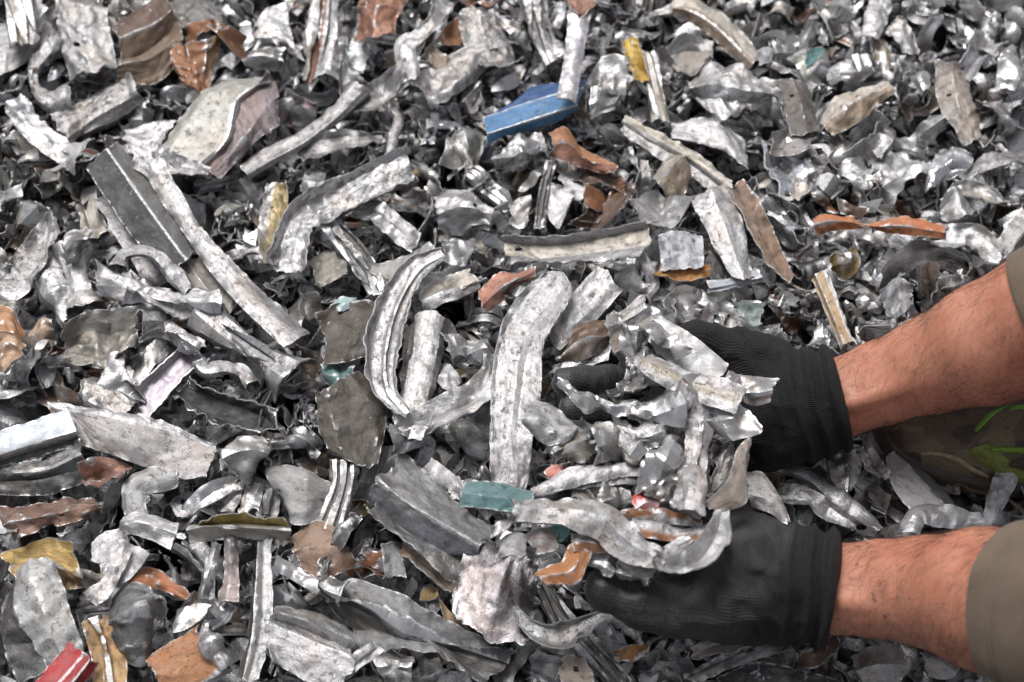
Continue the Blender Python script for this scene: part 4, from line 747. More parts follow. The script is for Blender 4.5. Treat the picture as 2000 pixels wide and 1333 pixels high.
S('long_strip', 'long thin grey strip slanting across the handful, upper of two', 'wht', 11.6, [(1035, 970), (1090, 945), (1160, 926), (1268, 915)], [18, 30, 30, 22], 'bow', grp=G, lm='the upper thin strip', crumple=.12)
S('long_strip', 'short thin pale strip just below the longer thin strip', 'wht', 11.3, [(1115, 952), (1180, 942), (1262, 934)], [16, 20, 18], 'bow', grp=G, crumple=.12)
S('crumpled_strip', 'pinkish red torn shred at the left of the thin strips', (.52, .20, .15, .8), 11.2, [(1068, 935), (1085, 925), (1110, 918)], [22, 26, 20], 'val', grp=G, crumple=.6)
L('crumpled_lump', 'rolled dark striated scrap in the middle of the handful', [(.30, .295, .29, .2)], 11.0, [[(1160, 968), (1190, 952), (1228, 958)], [(1165, 985, 1), (1198, 975, 1.2), (1238, 980, .8)], [(1172, 1002), (1205, 1004), (1240, 1000)]], grp=G, crumple=.9, folds=10)
S('torn_strip', 'small grey curved scrap left of the rolled striated scrap', 'gry', 11.0, [(1118, 955), (1135, 968), (1155, 990)], [26, 32, 20], 'dish', grp=G, crumple=.3)
L('crumpled_lump', 'glossy red crumpled bit', (.55, .05, .04, 1), 11.2, [[(1240, 978), (1252, 964), (1272, 970)], [(1244, 990, .5), (1260, 982, .6), (1280, 985, .3)], [(1250, 1000), (1265, 1002), (1278, 998)]], grp=G, lm='the red bit', crumple=.4, clean=1)
L('torn_plate', 'weathered teal painted plate with bare flecks sticking out of the handful', ['tea', (.10, .21, .22, 1)], 11.6, [[(908, 940), (980, 946), (1048, 964)], [(902, 965, .3), (978, 974, .3), (1030, 980, .2)], [(904, 990), (950, 996), (1002, 1004)]], grp=G, lm='the teal plate', crumple=.12, folds=2, torn=.12, thick=.3)
S('long_strip', 'thick pale cracked bar across the front of the handful', ['wht', 'wht', (.48, .46, .45, .6)], 12.4, [(998, 1006), (1060, 998), (1120, 1004), (1180, 1028), (1230, 1068), (1300, 1104)], [26, 50, 58, 66, 62, 34], 'vee', grp=G, lm='the thick cracked bar', crumple=.22, folds=6, thick=.3)
S('bent_channel', 'pale channel curling up against the lower glove', ['wht', 'wht', (.50, .49, .49, .6)], 12.4, [(1268, 1092), (1320, 1108), (1368, 1092), (1396, 1050), (1412, 1004)], [34, 40, 52, 50, 30], 'val', grp=G, lm='the upturned pale channel', crumple=.3, folds=6)
S('torn_strip', 'slim pale strip passing behind the teal plate', 'wht', 10.6, [(832, 912), (868, 935), (905, 958), (965, 1004)], [24, 30, 28, 34], 'bow', grp=G, crumple=.2)
S('torn_strip', 'white strip with an orange inner patch, upper of two', ['org', 'wht'], 11.6, [(1210, 1008), (1280, 1008), (1372, 1018)], [20, 26, 22], 'bow', grp=G, crumple=.3)
S('torn_strip', 'white strip with an orange inner patch, lower of two', ['wht', 'wht', 'org'], 11.8, [(1235, 1030), (1300, 1040), (1382, 1046)], [26, 38, 28], 'bow', grp=G, crumple=.3)
L('torn_plate', 'tall tan grey triangular shard standing up from the handful', (.34, .285, .25, .8), 12.0, [[(1464, 852, 2.2), (1440, 880, 1.6), (1418, 940, .8), (1372, 985)], [(1464, 856, 2.2), (1452, 905, 1.4), (1434, 960, .5), (1385, 996)], [(1460, 900, 1.2), (1460, 940, .8), (1456, 985, 0), (1405, 1000)]], grp=G, lm='the tan standing shard', crumple=.1, folds=1, torn=.1, back='wht')
L('torn_plate', 'mottled pale sheet rounding the lower glove behind the tan shard', (.40, .39, .39, .6), 9.6, [[(1456, 920), (1490, 925), (1520, 965)], [(1462, 965, .4), (1495, 975, .4), (1528, 995)], [(1470, 990), (1500, 1000), (1532, 1022)]], grp=G, crumple=.2)
L('bent_strip', 'solid orange brown angle piece sticking out over the lower thumb', [(.40, .16, .045, 1), (.36, .14, .045, 1), (.30, .12, .045, 1)], 11.6, [[(1042, 1124), (1080, 1108), (1102, 1100), (1112, 1068)], [(1046, 1132, .3), (1085, 1124, .3), (1118, 1116, .3), (1138, 1074, .2)], [(1060, 1144), (1095, 1142), (1130, 1138), (1156, 1082)]], grp=G, lm='the orange brown angle', crumple=.06, folds=0, torn=.15, thick=.55, fine=.05)
L('torn_plate', 'small white plate with brown spots above the orange brown angle', ['wht', 'org', 'wht'], 11.8, [[(1108, 1050), (1140, 1040), (1190, 1062)], [(1112, 1064, .3), (1145, 1058, .3), (1192, 1070)], [(1120, 1074), (1150, 1078), (1188, 1080)]], grp=G, crumple=.25)
L('folded_plate', 'pinkish grey folded tab left of the orange brown angle', (.36, .31, .30, .6), 11.2, [[(1030, 1038), (1055, 1030), (1085, 1035)], [(1036, 1060, .5), (1060, 1056, .6), (1086, 1058, .3)], [(1042, 1088), (1062, 1082), (1080, 1078)]], grp=G, crumple=.25)
L('torn_plate', 'pale grey tilted flake under the teal plate', 'wht', 11.0, [[(955, 1035), (975, 1018), (998, 1010)], [(962, 1052), (985, 1040), (1000, 1022)]], grp=G, crumple=.15)
L('torn_plate', 'broad grey plate hanging below the tilted flake', (.44, .43, .43, .6), 10.4, [[(962, 1060), (1000, 1040), (1032, 1042)], [(980, 1085), (1010, 1090), (1036, 1095)]], grp=G, crumple=.2)
L('torn_plate', 'small teal flake under the thick cracked bar', (.15, .34, .34, .9), 11.0, [[(1058, 1032), (1085, 1028), (1112, 1032)], [(1072, 1048), (1092, 1058), (1106, 1058)]], grp=G, crumple=.3)
S('folded_strip', 'grey rolled scrap resting along the lower thumb', 'gry', 11.0, [(1205, 1102), (1240, 1115), (1275, 1128)], [44, 42, 38], 'tube', grp=G, crumple=.5)
S('folded_strip', 'pale pleated scrap between the thumb and the orange brown angle', 'sil', 10.8, [(1148, 1092), (1180, 1092), (1210, 1108)], [28, 36, 32], 'rbs', grp=G, crumple=.4)
S('torn_strip', 'small pale nib beside the upturned pale channel', 'wht', 12.0, [(1296, 1082), (1318, 1070), (1340, 1058)], [18, 24, 12], 'vee', grp=G, crumple=.2)
L('crumpled_sheet', 'dark crinkled foil tucked behind the tan standing shard', (.25, .25, .255, .2), 11.0, [[(1395, 880), (1420, 866), (1440, 880)], [(1392, 925), (1418, 920), (1436, 905)], [(1382, 955), (1405, 958), (1425, 940)]], grp=G, crumple=.6, folds=7)
L('crumpled_sheet', 'dull silver filling between the craggy lump and the round-ended bar', 'gry', 10.2, [[(1250, 762), (1320, 770), (1370, 775)], [(1250, 785), (1320, 800), (1380, 810)]], grp=G, crumple=.4)
L('crumpled_sheet', 'grey folded scraps bedded deep between the two gloves', 'gry', 8.6, [[(1120, 900), (1240, 890), (1380, 880)], [(1110, 960), (1240, 960), (1390, 950)], [(1120, 1030), (1250, 1050), (1380, 1030)]], grp=G, crumple=.6, folds=7)
# ------------------------------------------------------------------ the ground under the heap
MAT_GROUND = make_ground_mat()
def make_ground():
    xs = np.r_[-6, -3, -1.6, np.linspace(-1.1, 1.1, 90), 1.6, 3, 6]; ys = np.r_[-6, -3, -1.2, np.linspace(-.75, 1.1, 80), 1.6, 3, 6]
    X, Y = np.meshgrid(xs, ys, indexing='ij')
    Z = -.075 + .012 * fbm(X * 6, Y * 6, 5) + .008 * fbm(X * 25, Y * 25, 8)
    V = np.stack([X, Y, Z], -1)
    n, m = X.shape; idx = np.arange(n * m).reshape(n, m)
    F = np.stack([idx[:-1, :-1], idx[1:, :-1], idx[1:, 1:], idx[:-1, 1:]], -1).reshape(-1, 4)
    me = mesh_from('ground', V.reshape(-1, 3), F)
    tag(link('ground', me, MAT_GROUND), kind='structure', label='dark metal fines on the yard ground under the heap')
make_ground()

# ------------------------------------------------------------------ the loose mass of the heap
FILL_T = [('alu', 13), ('sil', 18), ('gry', 21), ('drk', 7), ('wht', 21), ('crm', 10), ('tan', 6), ('brn', 4), ('rst', 2.4), ('org', 1.1), ('dsv', 8), ('blg', 3), ('pnk', 2), ('olv', .8), ('yel', .4), ('blk', 1.5), ('tea', .3)]
FNAMES, FW = [a for a, _ in FILL_T], np.array([b for _, b in FILL_T], float)
FW /= FW.sum()
COLW = dict(alu='bright silver', sil='silver', gry='dull grey', drk='dark grey', wht='pale grey', crm='cream', tan='tan', brn='brown', rst='rusty', org='orange',
            dsv='dark silver', blg='bluish grey', pnk='pinkish grey', olv='olive', yel='yellowish', blk='blackish', tea='teal')
SHAPES = [('torn_plate', 'torn plate', 25), ('curled_strip', 'curled strip', 10), ('bent_channel', 'bent channel', 14), ('crushed_tube', 'crushed tube', 13),
          ('creased_strip', 'creased strip', 18), ('crumpled_lump', 'crumpled lump', 20), ('ribbed_strip', 'ribbed strip', 7)]
SW = np.array([s[2] for s in SHAPES], float); SW /= SW.sum()

# outlines of the placed pieces, in a coarse raster of the photo, with the height each one lies at
GW, GH = 250, 167
low = np.full((GW, GH), np.nan)
def stamp(V):
    q = to_px(V)
    i = (q[:, 0] / PW * GW).astype(int); j = (q[:, 1] / PH * GH).astype(int)
    ok = (i >= 0) & (i < GW) & (j >= 0) & (j < GH)
    low[i[ok], j[ok]] = 1
for hd in HERO:
    if hd['grp'] == 'heap': stamp(hd['sh'][0])

def zigzag(rng, n, amp):
    """a crumpled cross-section: uneven pleats, some folded back over themselves"""
    x = np.linspace(-1, 1, n) + rng.normal(0, .55 / n, n)
    if n > 5:
        k = rng.integers(1, n - 2); x[k], x[k + 1] = x[k + 1], x[k]
    z = amp * rng.uniform(.35, 1.2, n) * np.where(np.arange(n) % 2, 1, -1) * rng.choice([-1, 1]) + rng.normal(0, .1, n)
    return [(float(a), float(b)) for a, b in zip(x, z)]

def filler(rng, size, kind, tint, fineness=1.0):
    """one loose piece in its own coordinates (metres), lying roughly flat, about size cm long"""
    Ls = size; A = tintof(tint).copy()
    A[:3] *= rng.uniform(.76, 1.28); A[:3] = np.minimum(A[:3] * (1 + rng.normal(0, .025, 3)), .85)
    res = (.30 if size > 4 else .26) * fineness
    if kind == 'torn_plate':
        W = Ls * rng.uniform(.45, .8); prof = [PROF['flat'], PROF['bow'], PROF['dish'], PROF['vee'], PROF['val'], zigzag(rng, 4, .3), zigzag(rng, 5, .35), zigzag(rng, 6, .3)][rng.integers(8)]; cr = rng.uniform(.35, .9)
    elif kind == 'curled_strip':
        W = Ls * rng.uniform(.2, .38); prof = PROF['dish' if rng.random() < .5 else 'bow']; cr = rng.uniform(.15, .4)
    elif kind == 'bent_channel':
        W = Ls * rng.uniform(.25, .42); prof = [PROF['chan'], PROF['hat'], PROF['ell'], PROF['val']][rng.integers(4)]; cr = rng.uniform(.2, .55)
    elif kind == 'crushed_tube':
        W = Ls * rng.uniform(.22, .36); prof = PROF['tube']; cr = rng.uniform(.25, .5)
    elif kind == 'creased_strip':
        W = Ls * rng.uniform(.22, .4); prof = [PROF['vee'], PROF['val'], PROF['rib'], PROF['hem'], zigzag(rng, 5, .6), zigzag(rng, 7, .7)][rng.integers(6)]; cr = rng.uniform(.3, .7)
    elif kind == 'crumpled_lump':
        Ls *= .75; W = Ls * rng.uniform(.6, .9); prof = zigzag(rng, rng.integers(6, 10), .55); cr = rng.uniform(.6, 1.2)
    else:
        W = Ls * rng.uniform(.18, .3); prof = PROF['rbs']; cr = rng.uniform(.1, .3)
    W = max(W, .7)
    n = 40
    f = np.linspace(-.5, .5, n)
    bend = rng.normal(0, .45) * (1 if kind != 'crumpled_lump' else .4); lift = rng.normal(0, .7 if kind == 'curled_strip' else .35)
    kink = rng.uniform(.5, 1.3) * rng.choice([-1, 1]) if rng.random() < .28 else 0
    kp = rng.uniform(-.25, .25)
    ang = bend * f + kink * .5 * (1 + np.tanh((f - kp) * 22))
    pit = lift * f * 2 * (1 + .5 * np.abs(f)) + rng.normal(0, .12)
    for _ in range(rng.integers(1, 5)):                          # sharp bends out of the plane of the sheet
        pit = pit + rng.normal(0, .32) * np.tanh((f - rng.uniform(-.45, .45)) * rng.uniform(25, 60))
    dx = np.cos(ang) * np.cos(pit); dy = np.sin(ang) * np.cos(pit); dz = np.sin(pit)
    st = Ls * .01 / n
    c = np.cumsum(np.stack([dx, dy, dz], 1) * st, 0); c -= c.mean(0)
    tg = np.stack([dx, dy, dz], 1)
    sd = np.cross(np.array([0, 0, 1.]), tg); sd /= np.linalg.norm(sd, axis=1, keepdims=True)
    up = np.cross(tg, sd)
    tw = rng.normal(0, .6) * f + rng.normal(0, .15)
    s2 = sd * np.cos(tw)[:, None] + up * np.sin(tw)[:, None]; u2 = up * np.cos(tw)[:, None] - sd * np.sin(tw)[:, None]
    t0, t1 = rng.uniform(.55, 1.1), rng.uniform(.55, 1.1)
    hw = W * .005 * (t0 + (t1 - t0) * (f + .5)) * (1 + .12 * vn(f * 5, f * 0, rng.integers(999)))
    R = np.stack([c + s2 * (v * hw)[:, None] + u2 * (z * hw * rng.uniform(.8, 1.2))[:, None] for v, z in prof])
    wd = np.linalg.norm(np.diff(R, axis=0), axis=-1).mean(1) * 100
    nu = int(np.clip(Ls / res, 6, 40)); nv = int(np.clip(wd.sum() / res, max(5, 2 * len(prof) - 3) if size > 2.6 else 5, 28))
    R = np.stack([np.stack([np.interp(np.linspace(0, n - 1, nu), np.arange(n), R[k, :, j]) for j in range(3)], 1) for k in range(len(prof))])
    P, _ = across(R, np.r_[0, np.cumsum(wd)], nv, [0])
    bk = None
    if A[3] > .6 and rng.random() < .6: bk = tintof('sil' if rng.random() < .6 else 'gry')
    return shell(P, A, rng, thick=rng.uniform(.09, .18), crumple=cr * min(1, Ls / 6 + .25), folds=int(rng.integers(3, 8)), ripple=rng.uniform(.05, .2), torn=rng.uniform(.3, .9), back=bk, fine=.06,
                 notch=int(rng.random() < .12), wave=rng.uniform(.1, .25) if rng.random() < .12 else 0)

def rotm(rng, tilt):
    a = rng.uniform(0, 2 * math.pi); t = rng.normal(0, tilt); r = rng.normal(0, tilt)
    return np.array((Matrix.Rotation(a, 3, 'Z') @ Matrix.Rotation(t, 3, 'Y') @ Matrix.Rotation(r + (math.pi if rng.random() < .4 else 0), 3, 'X')))

FILL = []
def scatter(seed, spacing, h0, h1, tilt, smin, smax, box, lower=1.6, dens=1.0, med=5.2, fineness=1.0, gaps=False):
    rng = np.random.default_rng(seed)
    x0, x1, y0, y1 = box
    k = 0
    for gx in np.arange(x0, x1, spacing):
        for gy in np.arange(y0, y1, spacing):
            if rng.random() > dens: continue
            x = gx + rng.uniform(-.5, .5) * spacing; y = gy + rng.uniform(-.5, .5) * spacing
            hh = rng.uniform(h0, h1) + 1.1 * float(vn(x * 7.0, y * 7.0, 3))
            q = to_px(np.array([x, y, hh * .01]))
            if not (-300 < q[0] < 2300 and -220 < q[1] < 1560): continue
            i, j = int(q[0] / PW * GW), int(q[1] / PH * GH)
            if 0 <= i < GW and 0 <= j < GH and low[i, j] == 1:
                if gaps: continue
                hh = min(hh, 1.2) - lower
            size = float(np.clip(rng.lognormal(math.log(med), .36), smin, smax))
            if y > .12: size = min(size * 1.12, smax)
            kind = SHAPES[rng.choice(len(SHAPES), p=SW)]
            tint = FNAMES[rng.choice(len(FNAMES), p=FW)]
            off_ = not (-20 < q[0] < 2020 and -20 < q[1] < 1355)
            sh = filler(rng, size, kind[0], tint, fineness * (1.7 if off_ else 1))
            V = sh[0] @ rotm(rng, tilt).T + np.array([x, y, hh * .01])
            qq = to_px(V)
            ii = (qq[:, 0] / PW * GW).astype(int); jj = (qq[:, 1] / PH * GH).astype(int)
            okk = (ii >= 0) & (ii < GW) & (jj >= 0) & (jj < GH)
            if okk.any():
                on = low[ii[okk], jj[okk]] == 1
                if on.mean() > .12:                      # lies under a placed piece
                    V[:, 2] -= max(0, V[okk][on][:, 2].max() - (.021 - .009 * min(1, on.mean() * 2)))
            FILL.append(dict(sh=(V,) + sh[1:], kind=kind, tint=tint, size=size, c=V.mean(0)))
BOX = (-1.35, 1.35, -.62, .86)
scatter(11, .056, -4.2, -2.8, .3, 3.5, 9, BOX, fineness=1.9)
scatter(12, .046, -2.8, -1.0, .32, 3.0, 9, BOX, fineness=1.6)
scatter(13, .036, -1.1, 1.0, .32, 3.0, 9.5, BOX, fineness=1.02, med=5.4)
scatter(15, .030, -1.4, 1.4, .5, 1.2, 3.2, BOX, lower=.9, dens=.6, med=2.1, fineness=1.3)
scatter(14, .038, .2, 2.0, .30, 3.0, 8.5, BOX, lower=1.4, dens=.95, fineness=.96, med=5.2)
scatter(16, .033, .6, 2.2, .34, 2.2, 6.0, BOX, dens=.85, med=3.9, fineness=1.0, gaps=True)

held_top = np.full((GW, GH), False)
for hd in HERO:
    if hd['grp'] == 'hand':
        qq = to_px(hd['sh'][0])
        held_top[np.clip((qq[:, 0] / PW * GW).astype(int), 0, GW - 1), np.clip((qq[:, 1] / PH * GH).astype(int), 0, GH - 1)] = True
# more of the handful: smaller scraps bedded between the named ones
def handful(seed, n):
    rng = np.random.default_rng(seed)
    k = 0
    while k < n:
        a = rng.uniform(0, 2 * math.pi); r = math.sqrt(rng.random())
        x = 1255 + 165 * r * math.cos(a); y = 905 + 195 * r * math.sin(a)
        if y < 850 and x < 1225: continue
        h = 11.3 - 2.6 * r * r + rng.uniform(-.8, .5)
        if held_top[int(x / PW * GW), int(y / PH * GH)]: h -= 2.0
        size = float(np.clip(rng.lognormal(math.log(2.7), .3), 1.5, 4))
        kind = SHAPES[[0, 1, 2, 4, 4, 6, 1, 5][rng.integers(8)]]; tint = ['wht', 'wht', 'sil', 'gry', 'alu', 'crm', 'dsv', 'wht', 'gry', 'rst'][rng.integers(10)]
        sh = filler(rng, size, kind[0], tint, .62)
        V = sh[0] @ rotm(rng, .3).T + at(np.array(x), np.array(y), h)
        HELD.append(dict(sh=(V,) + sh[1:], kind=kind, tint=tint, size=size, c=V.mean(0)))
        k += 1
HELD = []
handful(77, 150)
# ------------------------------------------------------------------ the person: one smooth field per surface, meshed by surface nets
def smin(a, b, k):
    h = np.clip(.5 + .5 * (b - a) / k, 0, 1)
    return b + (a - b) * h - k * h * (1 - h)

def cap(X, a, b, ra, rb):
    ab = b - a
    t = np.clip(((X - a) @ ab) / (ab @ ab), 0, 1)
    return np.linalg.norm(X - a - t[..., None] * ab, axis=-1) - (ra + (rb - ra) * t)

def chain(X, pts, rad, k=.006):
    d = None
    for i in range(len(pts) - 1):
        c = cap(X, pts[i], pts[i + 1], rad[i], rad[i + 1])
        d = c if d is None else smin(d, c, k)
    return d

def nets(f, lo, hi, step):
    ax = [np.arange(l, h + step, step) for l, h in zip(lo, hi)]
    nx, ny, nz = map(len, ax)
    D = np.empty((nx, ny, nz), np.float32)
    YZ = np.stack(np.meshgrid(ax[1], ax[2], indexing='ij'), -1)
    for c in range(0, nx, 24):
        xs = ax[0][c:c + 24]
        X = np.empty((len(xs), ny, nz, 3)); X[..., 0] = xs[:, None, None]; X[..., 1:] = YZ
        D[c:c + 24] = f(X)
    s = D < 0
    cs = np.zeros((nx - 1, ny - 1, nz - 1), np.int8)
    for a in (0, 1):
        for b in (0, 1):
            for g in (0, 1):
                cs += s[a:nx - 1 + a, b:ny - 1 + b, g:nz - 1 + g]
    act = (cs > 0) & (cs < 8)
    ids = -np.ones(act.shape, np.int64); ids[act] = np.arange(act.sum())
    I = np.argwhere(act)
    acc = np.zeros((len(I), 3)); n = np.zeros(len(I))
    cor = [(a, b, g) for a in (0, 1) for b in (0, 1) for g in (0, 1)]
    for p in cor:
        for q in cor:
            if sum(abs(x - y) for x, y in zip(p, q)) == 1 and p < q:
                d0 = D[I[:, 0] + p[0], I[:, 1] + p[1], I[:, 2] + p[2]]; d1 = D[I[:, 0] + q[0], I[:, 1] + q[1], I[:, 2] + q[2]]
                m = (d0 < 0) != (d1 < 0)
                t = np.where(m, d0 / np.where(m, d0 - d1, 1), 0)
                pt = np.array(p) + t[:, None] * (np.array(q) - np.array(p))
                acc[m] += pt[m]; n[m] += 1
    V = (I + acc / n[:, None]) * step + np.array(lo)
    F = []
    for axn in range(3):
        a0 = [slice(None)] * 3; a1 = [slice(None)] * 3
        a0[axn] = slice(0, -1); a1[axn] = slice(1, None)
        s0, s1 = s[tuple(a0)], s[tuple(a1)]
        E = np.argwhere(s0 != s1)
        o1, o2 = [(1, 2), (2, 0), (0, 1)][axn]
        E = E[(E[:, o1] > 0) & (E[:, o2] > 0) & (E[:, o1] < act.shape[o1]) & (E[:, o2] < act.shape[o2])]
        def g(d1, d2):
            e = E.copy(); e[:, o1] -= d1; e[:, o2] -= d2
            return ids[e[:, 0], e[:, 1], e[:, 2]]
        q = np.stack([g(1, 1), g(0, 1), g(0, 0), g(1, 0)], 1)
        fl = s0[E[:, 0], E[:, 1], E[:, 2]]
        q[~fl] = q[~fl][:, ::-1]
        F.append(q)
    return V, np.concatenate(F)

def pt(x, y, h): return at(np.array(float(x)), np.array(float(y)), float(h))
cm = .01

# ---- materials
def mat_skin():
    m = NT('skin')
    co = m.n('ShaderNodeTexCoord').outputs['Object']
    a = m.noise(co, 26, 4, .6); b = m.noise(co, 120, 4, .6); c = m.noise(co, 900, 3, .6)
    al = m.attr('alongv', 'Vector')
    lines = m.noise(m.vmul(al, (1.0, 7.0, 1)), 120, 3, .6)
    col = m.mix(m.ramp(a, .35, .65), (.42, .168, .104), (.51, .23, .152))
    col = m.mix(m.math('MULTIPLY', m.ramp(b, .5, .75), .4), col, (.44, .135, .10))
    col = m.mix(m.math('MULTIPLY', m.ramp(c, .62, .72), .35), col, (.24, .10, .06))
    mole = m.ramp(m.noise(co, 150, 0), .83, .85)
    col = m.mix(m.math('MULTIPLY', mole, .6), col, (.13, .05, .03))
    h = m.math('ADD', m.math('MULTIPLY', c, .5), m.math('ADD', m.math('MULTIPLY', b, .7), m.math('MULTIPLY', lines, .5)))
    return m.p(Base_Color=col, Roughness=m.ramp(b, .3, .7, .42, .58), Subsurface_Weight=.18, Subsurface_Radius=(.006, .0022, .0012), Subsurface_Scale=1.0, Normal=m.bump(h, .35, .0009), Specular_IOR_Level=.42)

def mat_glove():
    """knitted liner: rows of stitches; the dipped palm and fingertips, and a heel painted as if lit, are smoother and greyer (attribute coat)"""
    m = NT('knitted_glove')
    lp = m.attr('alongv', 'Vector'); coat = m.attr('coat'); cuff = m.attr('cuff')
    sep = m.n('ShaderNodeSeparateXYZ'); m.set(sep.inputs[0], lp)
    u, v = sep.outputs[0], sep.outputs[1]
    su = m.math('SINE', m.math('MULTIPLY', u, 2 * math.pi / .0019)); sv = m.math('SINE', m.math('MULTIPLY', v, 2 * math.pi / .0015))
    knit = m.math('ADD', m.math('MULTIPLY', m.math('ADD', su, 1), .5), m.math('MULTIPLY', m.math('ADD', sv, 1), .5))
    nz = m.noise(lp, 700, 4, .7); big = m.noise(lp, 60, 4, .6)
    k2 = m.math('MULTIPLY', knit, m.fmix(coat, 1.0, .30))
    h = m.math('ADD', k2, m.math('MULTIPLY', nz, .8))
    c0 = m.mix(m.ramp(knit, .4, 1.6), (.0035, .0035, .0036), (.014, .0136, .0133))
    c1 = m.mix(m.ramp(nz, .35, .65), (.021, .021, .0212), (.046, .0455, .045))
    col = m.mix(coat, c0, c1)
    col = m.mix(m.math('MULTIPLY', cuff, .75), col, (.006, .006, .0063))
    dust = m.math('MULTIPLY', m.ramp(m.math('ADD', m.math('MULTIPLY', big, .6), m.math('MULTIPLY', nz, .4)), .52, .68), .06)
    col = m.mix(dust, col, (.12, .118, .115))
    r = m.fmix(coat, .85, m.ramp(nz, .3, .7, .38, .54))
    return m.p(Base_Color=col, Roughness=r, Normal=m.bump(h, .6, .0006), Specular_IOR_Level=.4, Sheen_Weight=.02, Sheen_Roughness=.5)

def mat_cloth(name, c0, c1, sc):
    m = NT(name)
    co = m.n('ShaderNodeTexCoord').outputs['Object']
    a = m.noise(co, 40, 4, .6); b = m.noise(co, sc, 3, .6)
    wv = m.n('ShaderNodeTexWave'); m.set(wv.inputs['Vector'], co); wv.inputs['Scale'].default_value = 420; wv.inputs['Distortion'].default_value = 1.5
    wv.bands_direction = 'DIAGONAL'
    col = m.mix(m.ramp(m.math('ADD', m.math('MULTIPLY', a, .5), m.math('MULTIPLY', b, .5)), .35, .65), c0, c1)
    return m.p(Base_Color=col, Roughness=.9, Normal=m.bump(m.math('ADD', wv.outputs['Fac'], b), .35, .0008), Sheen_Weight=.15)

M_SKIN, M_GLOVE = mat_skin(), mat_glove()
M_SLEEVE = mat_cloth('sleeve_cloth', (.112, .080, .054), (.15, .11, .076), 900)
def plain(name, col, rough, sc=300, amt=.5):
    m = NT(name)
    co = m.n('ShaderNodeTexCoord').outputs['Object']
    a = m.noise(co, sc, 4, .65)
    return m.p(Base_Color=m.mix(m.ramp(a, .35, .65), tuple(c * (1 - amt * .5) for c in col), tuple(c * (1 + amt * .5) for c in col)), Roughness=rough, Normal=m.bump(a, .4, .001))

person = bpy.data.objects.new('person', None)
C.objects.link(person)
person.location = pt(2150, 900, 0)
tag(person, 'person in black work gloves and brown t-shirt cupping a handful of scrap', 'person')
BODY_PTS = []

def frame_attr(V, a, b):
    """lengthwise and round-the-limb coordinates (metres) about the axis a-b"""
    ax = (b - a) / np.linalg.norm(b - a)
    n1 = np.cross(ax, [0, 0, 1.]); n1 /= np.linalg.norm(n1)
    n2 = np.cross(n1, ax)
    q = V - a
    l = q @ ax; y = q @ n1; z = q @ n2
    return l, y, z

# ---- arms (one body), pulled out of the sleeves; radii in cm
ARM_R = dict(p=[pt(1590, 800, 6.6), pt(1640, 778, 7.4), pt(1720, 748, 9.0), pt(1820, 712, 11.5), pt(1930, 672, 14.5), pt(2060, 618, 18.0), pt(2230, 545, 22.5), pt(2560, 440, 29)],
             r=[2.9, 3.1, 3.3, 3.8, 4.55, 4.95, 4.8, 5.3])
ARM_L = dict(p=[pt(1575, 1146, 6.4), pt(1630, 1150, 7.0), pt(1720, 1150, 8.4), pt(1810, 1155, 10.5), pt(1920, 1170, 13.5), pt(2050, 1190, 17.0), pt(2230, 1200, 22), pt(2560, 1180, 28)],
             r=[2.95, 3.2, 3.45, 3.85, 4.7, 5.0, 4.8, 5.4])
def arm_f(A, ell):
    P = A['p']; R = np.array(A['r']) * cm
    # flatten the wrist: two parallel bones
    off = np.cross((P[2] - P[0]) / np.linalg.norm(P[2] - P[0]), [0, 0, 1.]); off /= np.linalg.norm(off)
    def f(X):
        d = None
        for sgn in (-1, 1):
            pts = [p + off * sgn * w * cm for p, w in zip(P, ell)]
            rr = [r - abs(w) * cm * .75 for r, w in zip(R, ell)]
            c = chain(X, pts, rr, .012)
            d = c if d is None else smin(d, c, .014) + .0032
        # tendons and veins at the wrist
        upv = np.array([0, -.52, .85])
        for o, h0, l0, l1 in ((.35, 1.0, 0, 3), (-.55, .93, 0, 3), (.95, .86, 1, 4)):
            pts = [P[i] + off * o * cm + upv * (R[i] * h0 - .05 * cm) for i in range(l0, l1 + 1)]
            d = smin(d, chain(X, pts, [.26 * cm, .27 * cm, .22 * cm, .05 * cm], .004), .006)
        return d
    return f
fR, fL = arm_f(ARM_R, [.9, 1.0, .9, .6, .2, 0, 0, 0]), arm_f(ARM_L, [.8, 1.0, .9, .6, .3, 0, 0, 0])
def bounds(A, m=.03):
    P = np.array(A['p']); r = max(A['r']) * cm + m
    return P.min(0) - r, P.max(0) + r
vb, fb, lb = [], [], []
n0 = 0
for f_, A in ((fR, ARM_R), (fL, ARM_L)):
    lo, hi = bounds(A)
    V, F = nets(f_, lo, hi, .0034)
    vb.append(V); fb.append(F + n0); n0 += len(V)
    l, y, z = frame_attr(V, A['p'][0], A['p'][4])
    lb.append(np.stack([l, np.arctan2(z, y) * .035, 0 * l], -1))
V = np.concatenate(vb); F = np.concatenate(fb)
BODY_PTS.append(V)
o = link('body', mesh_from('body', V - np.array(person.location), F, [('alongv', 'FLOAT_VECTOR', np.concatenate(lb))]), M_SKIN)
o.parent = person
ARM_V, ARM_F = vb, fb

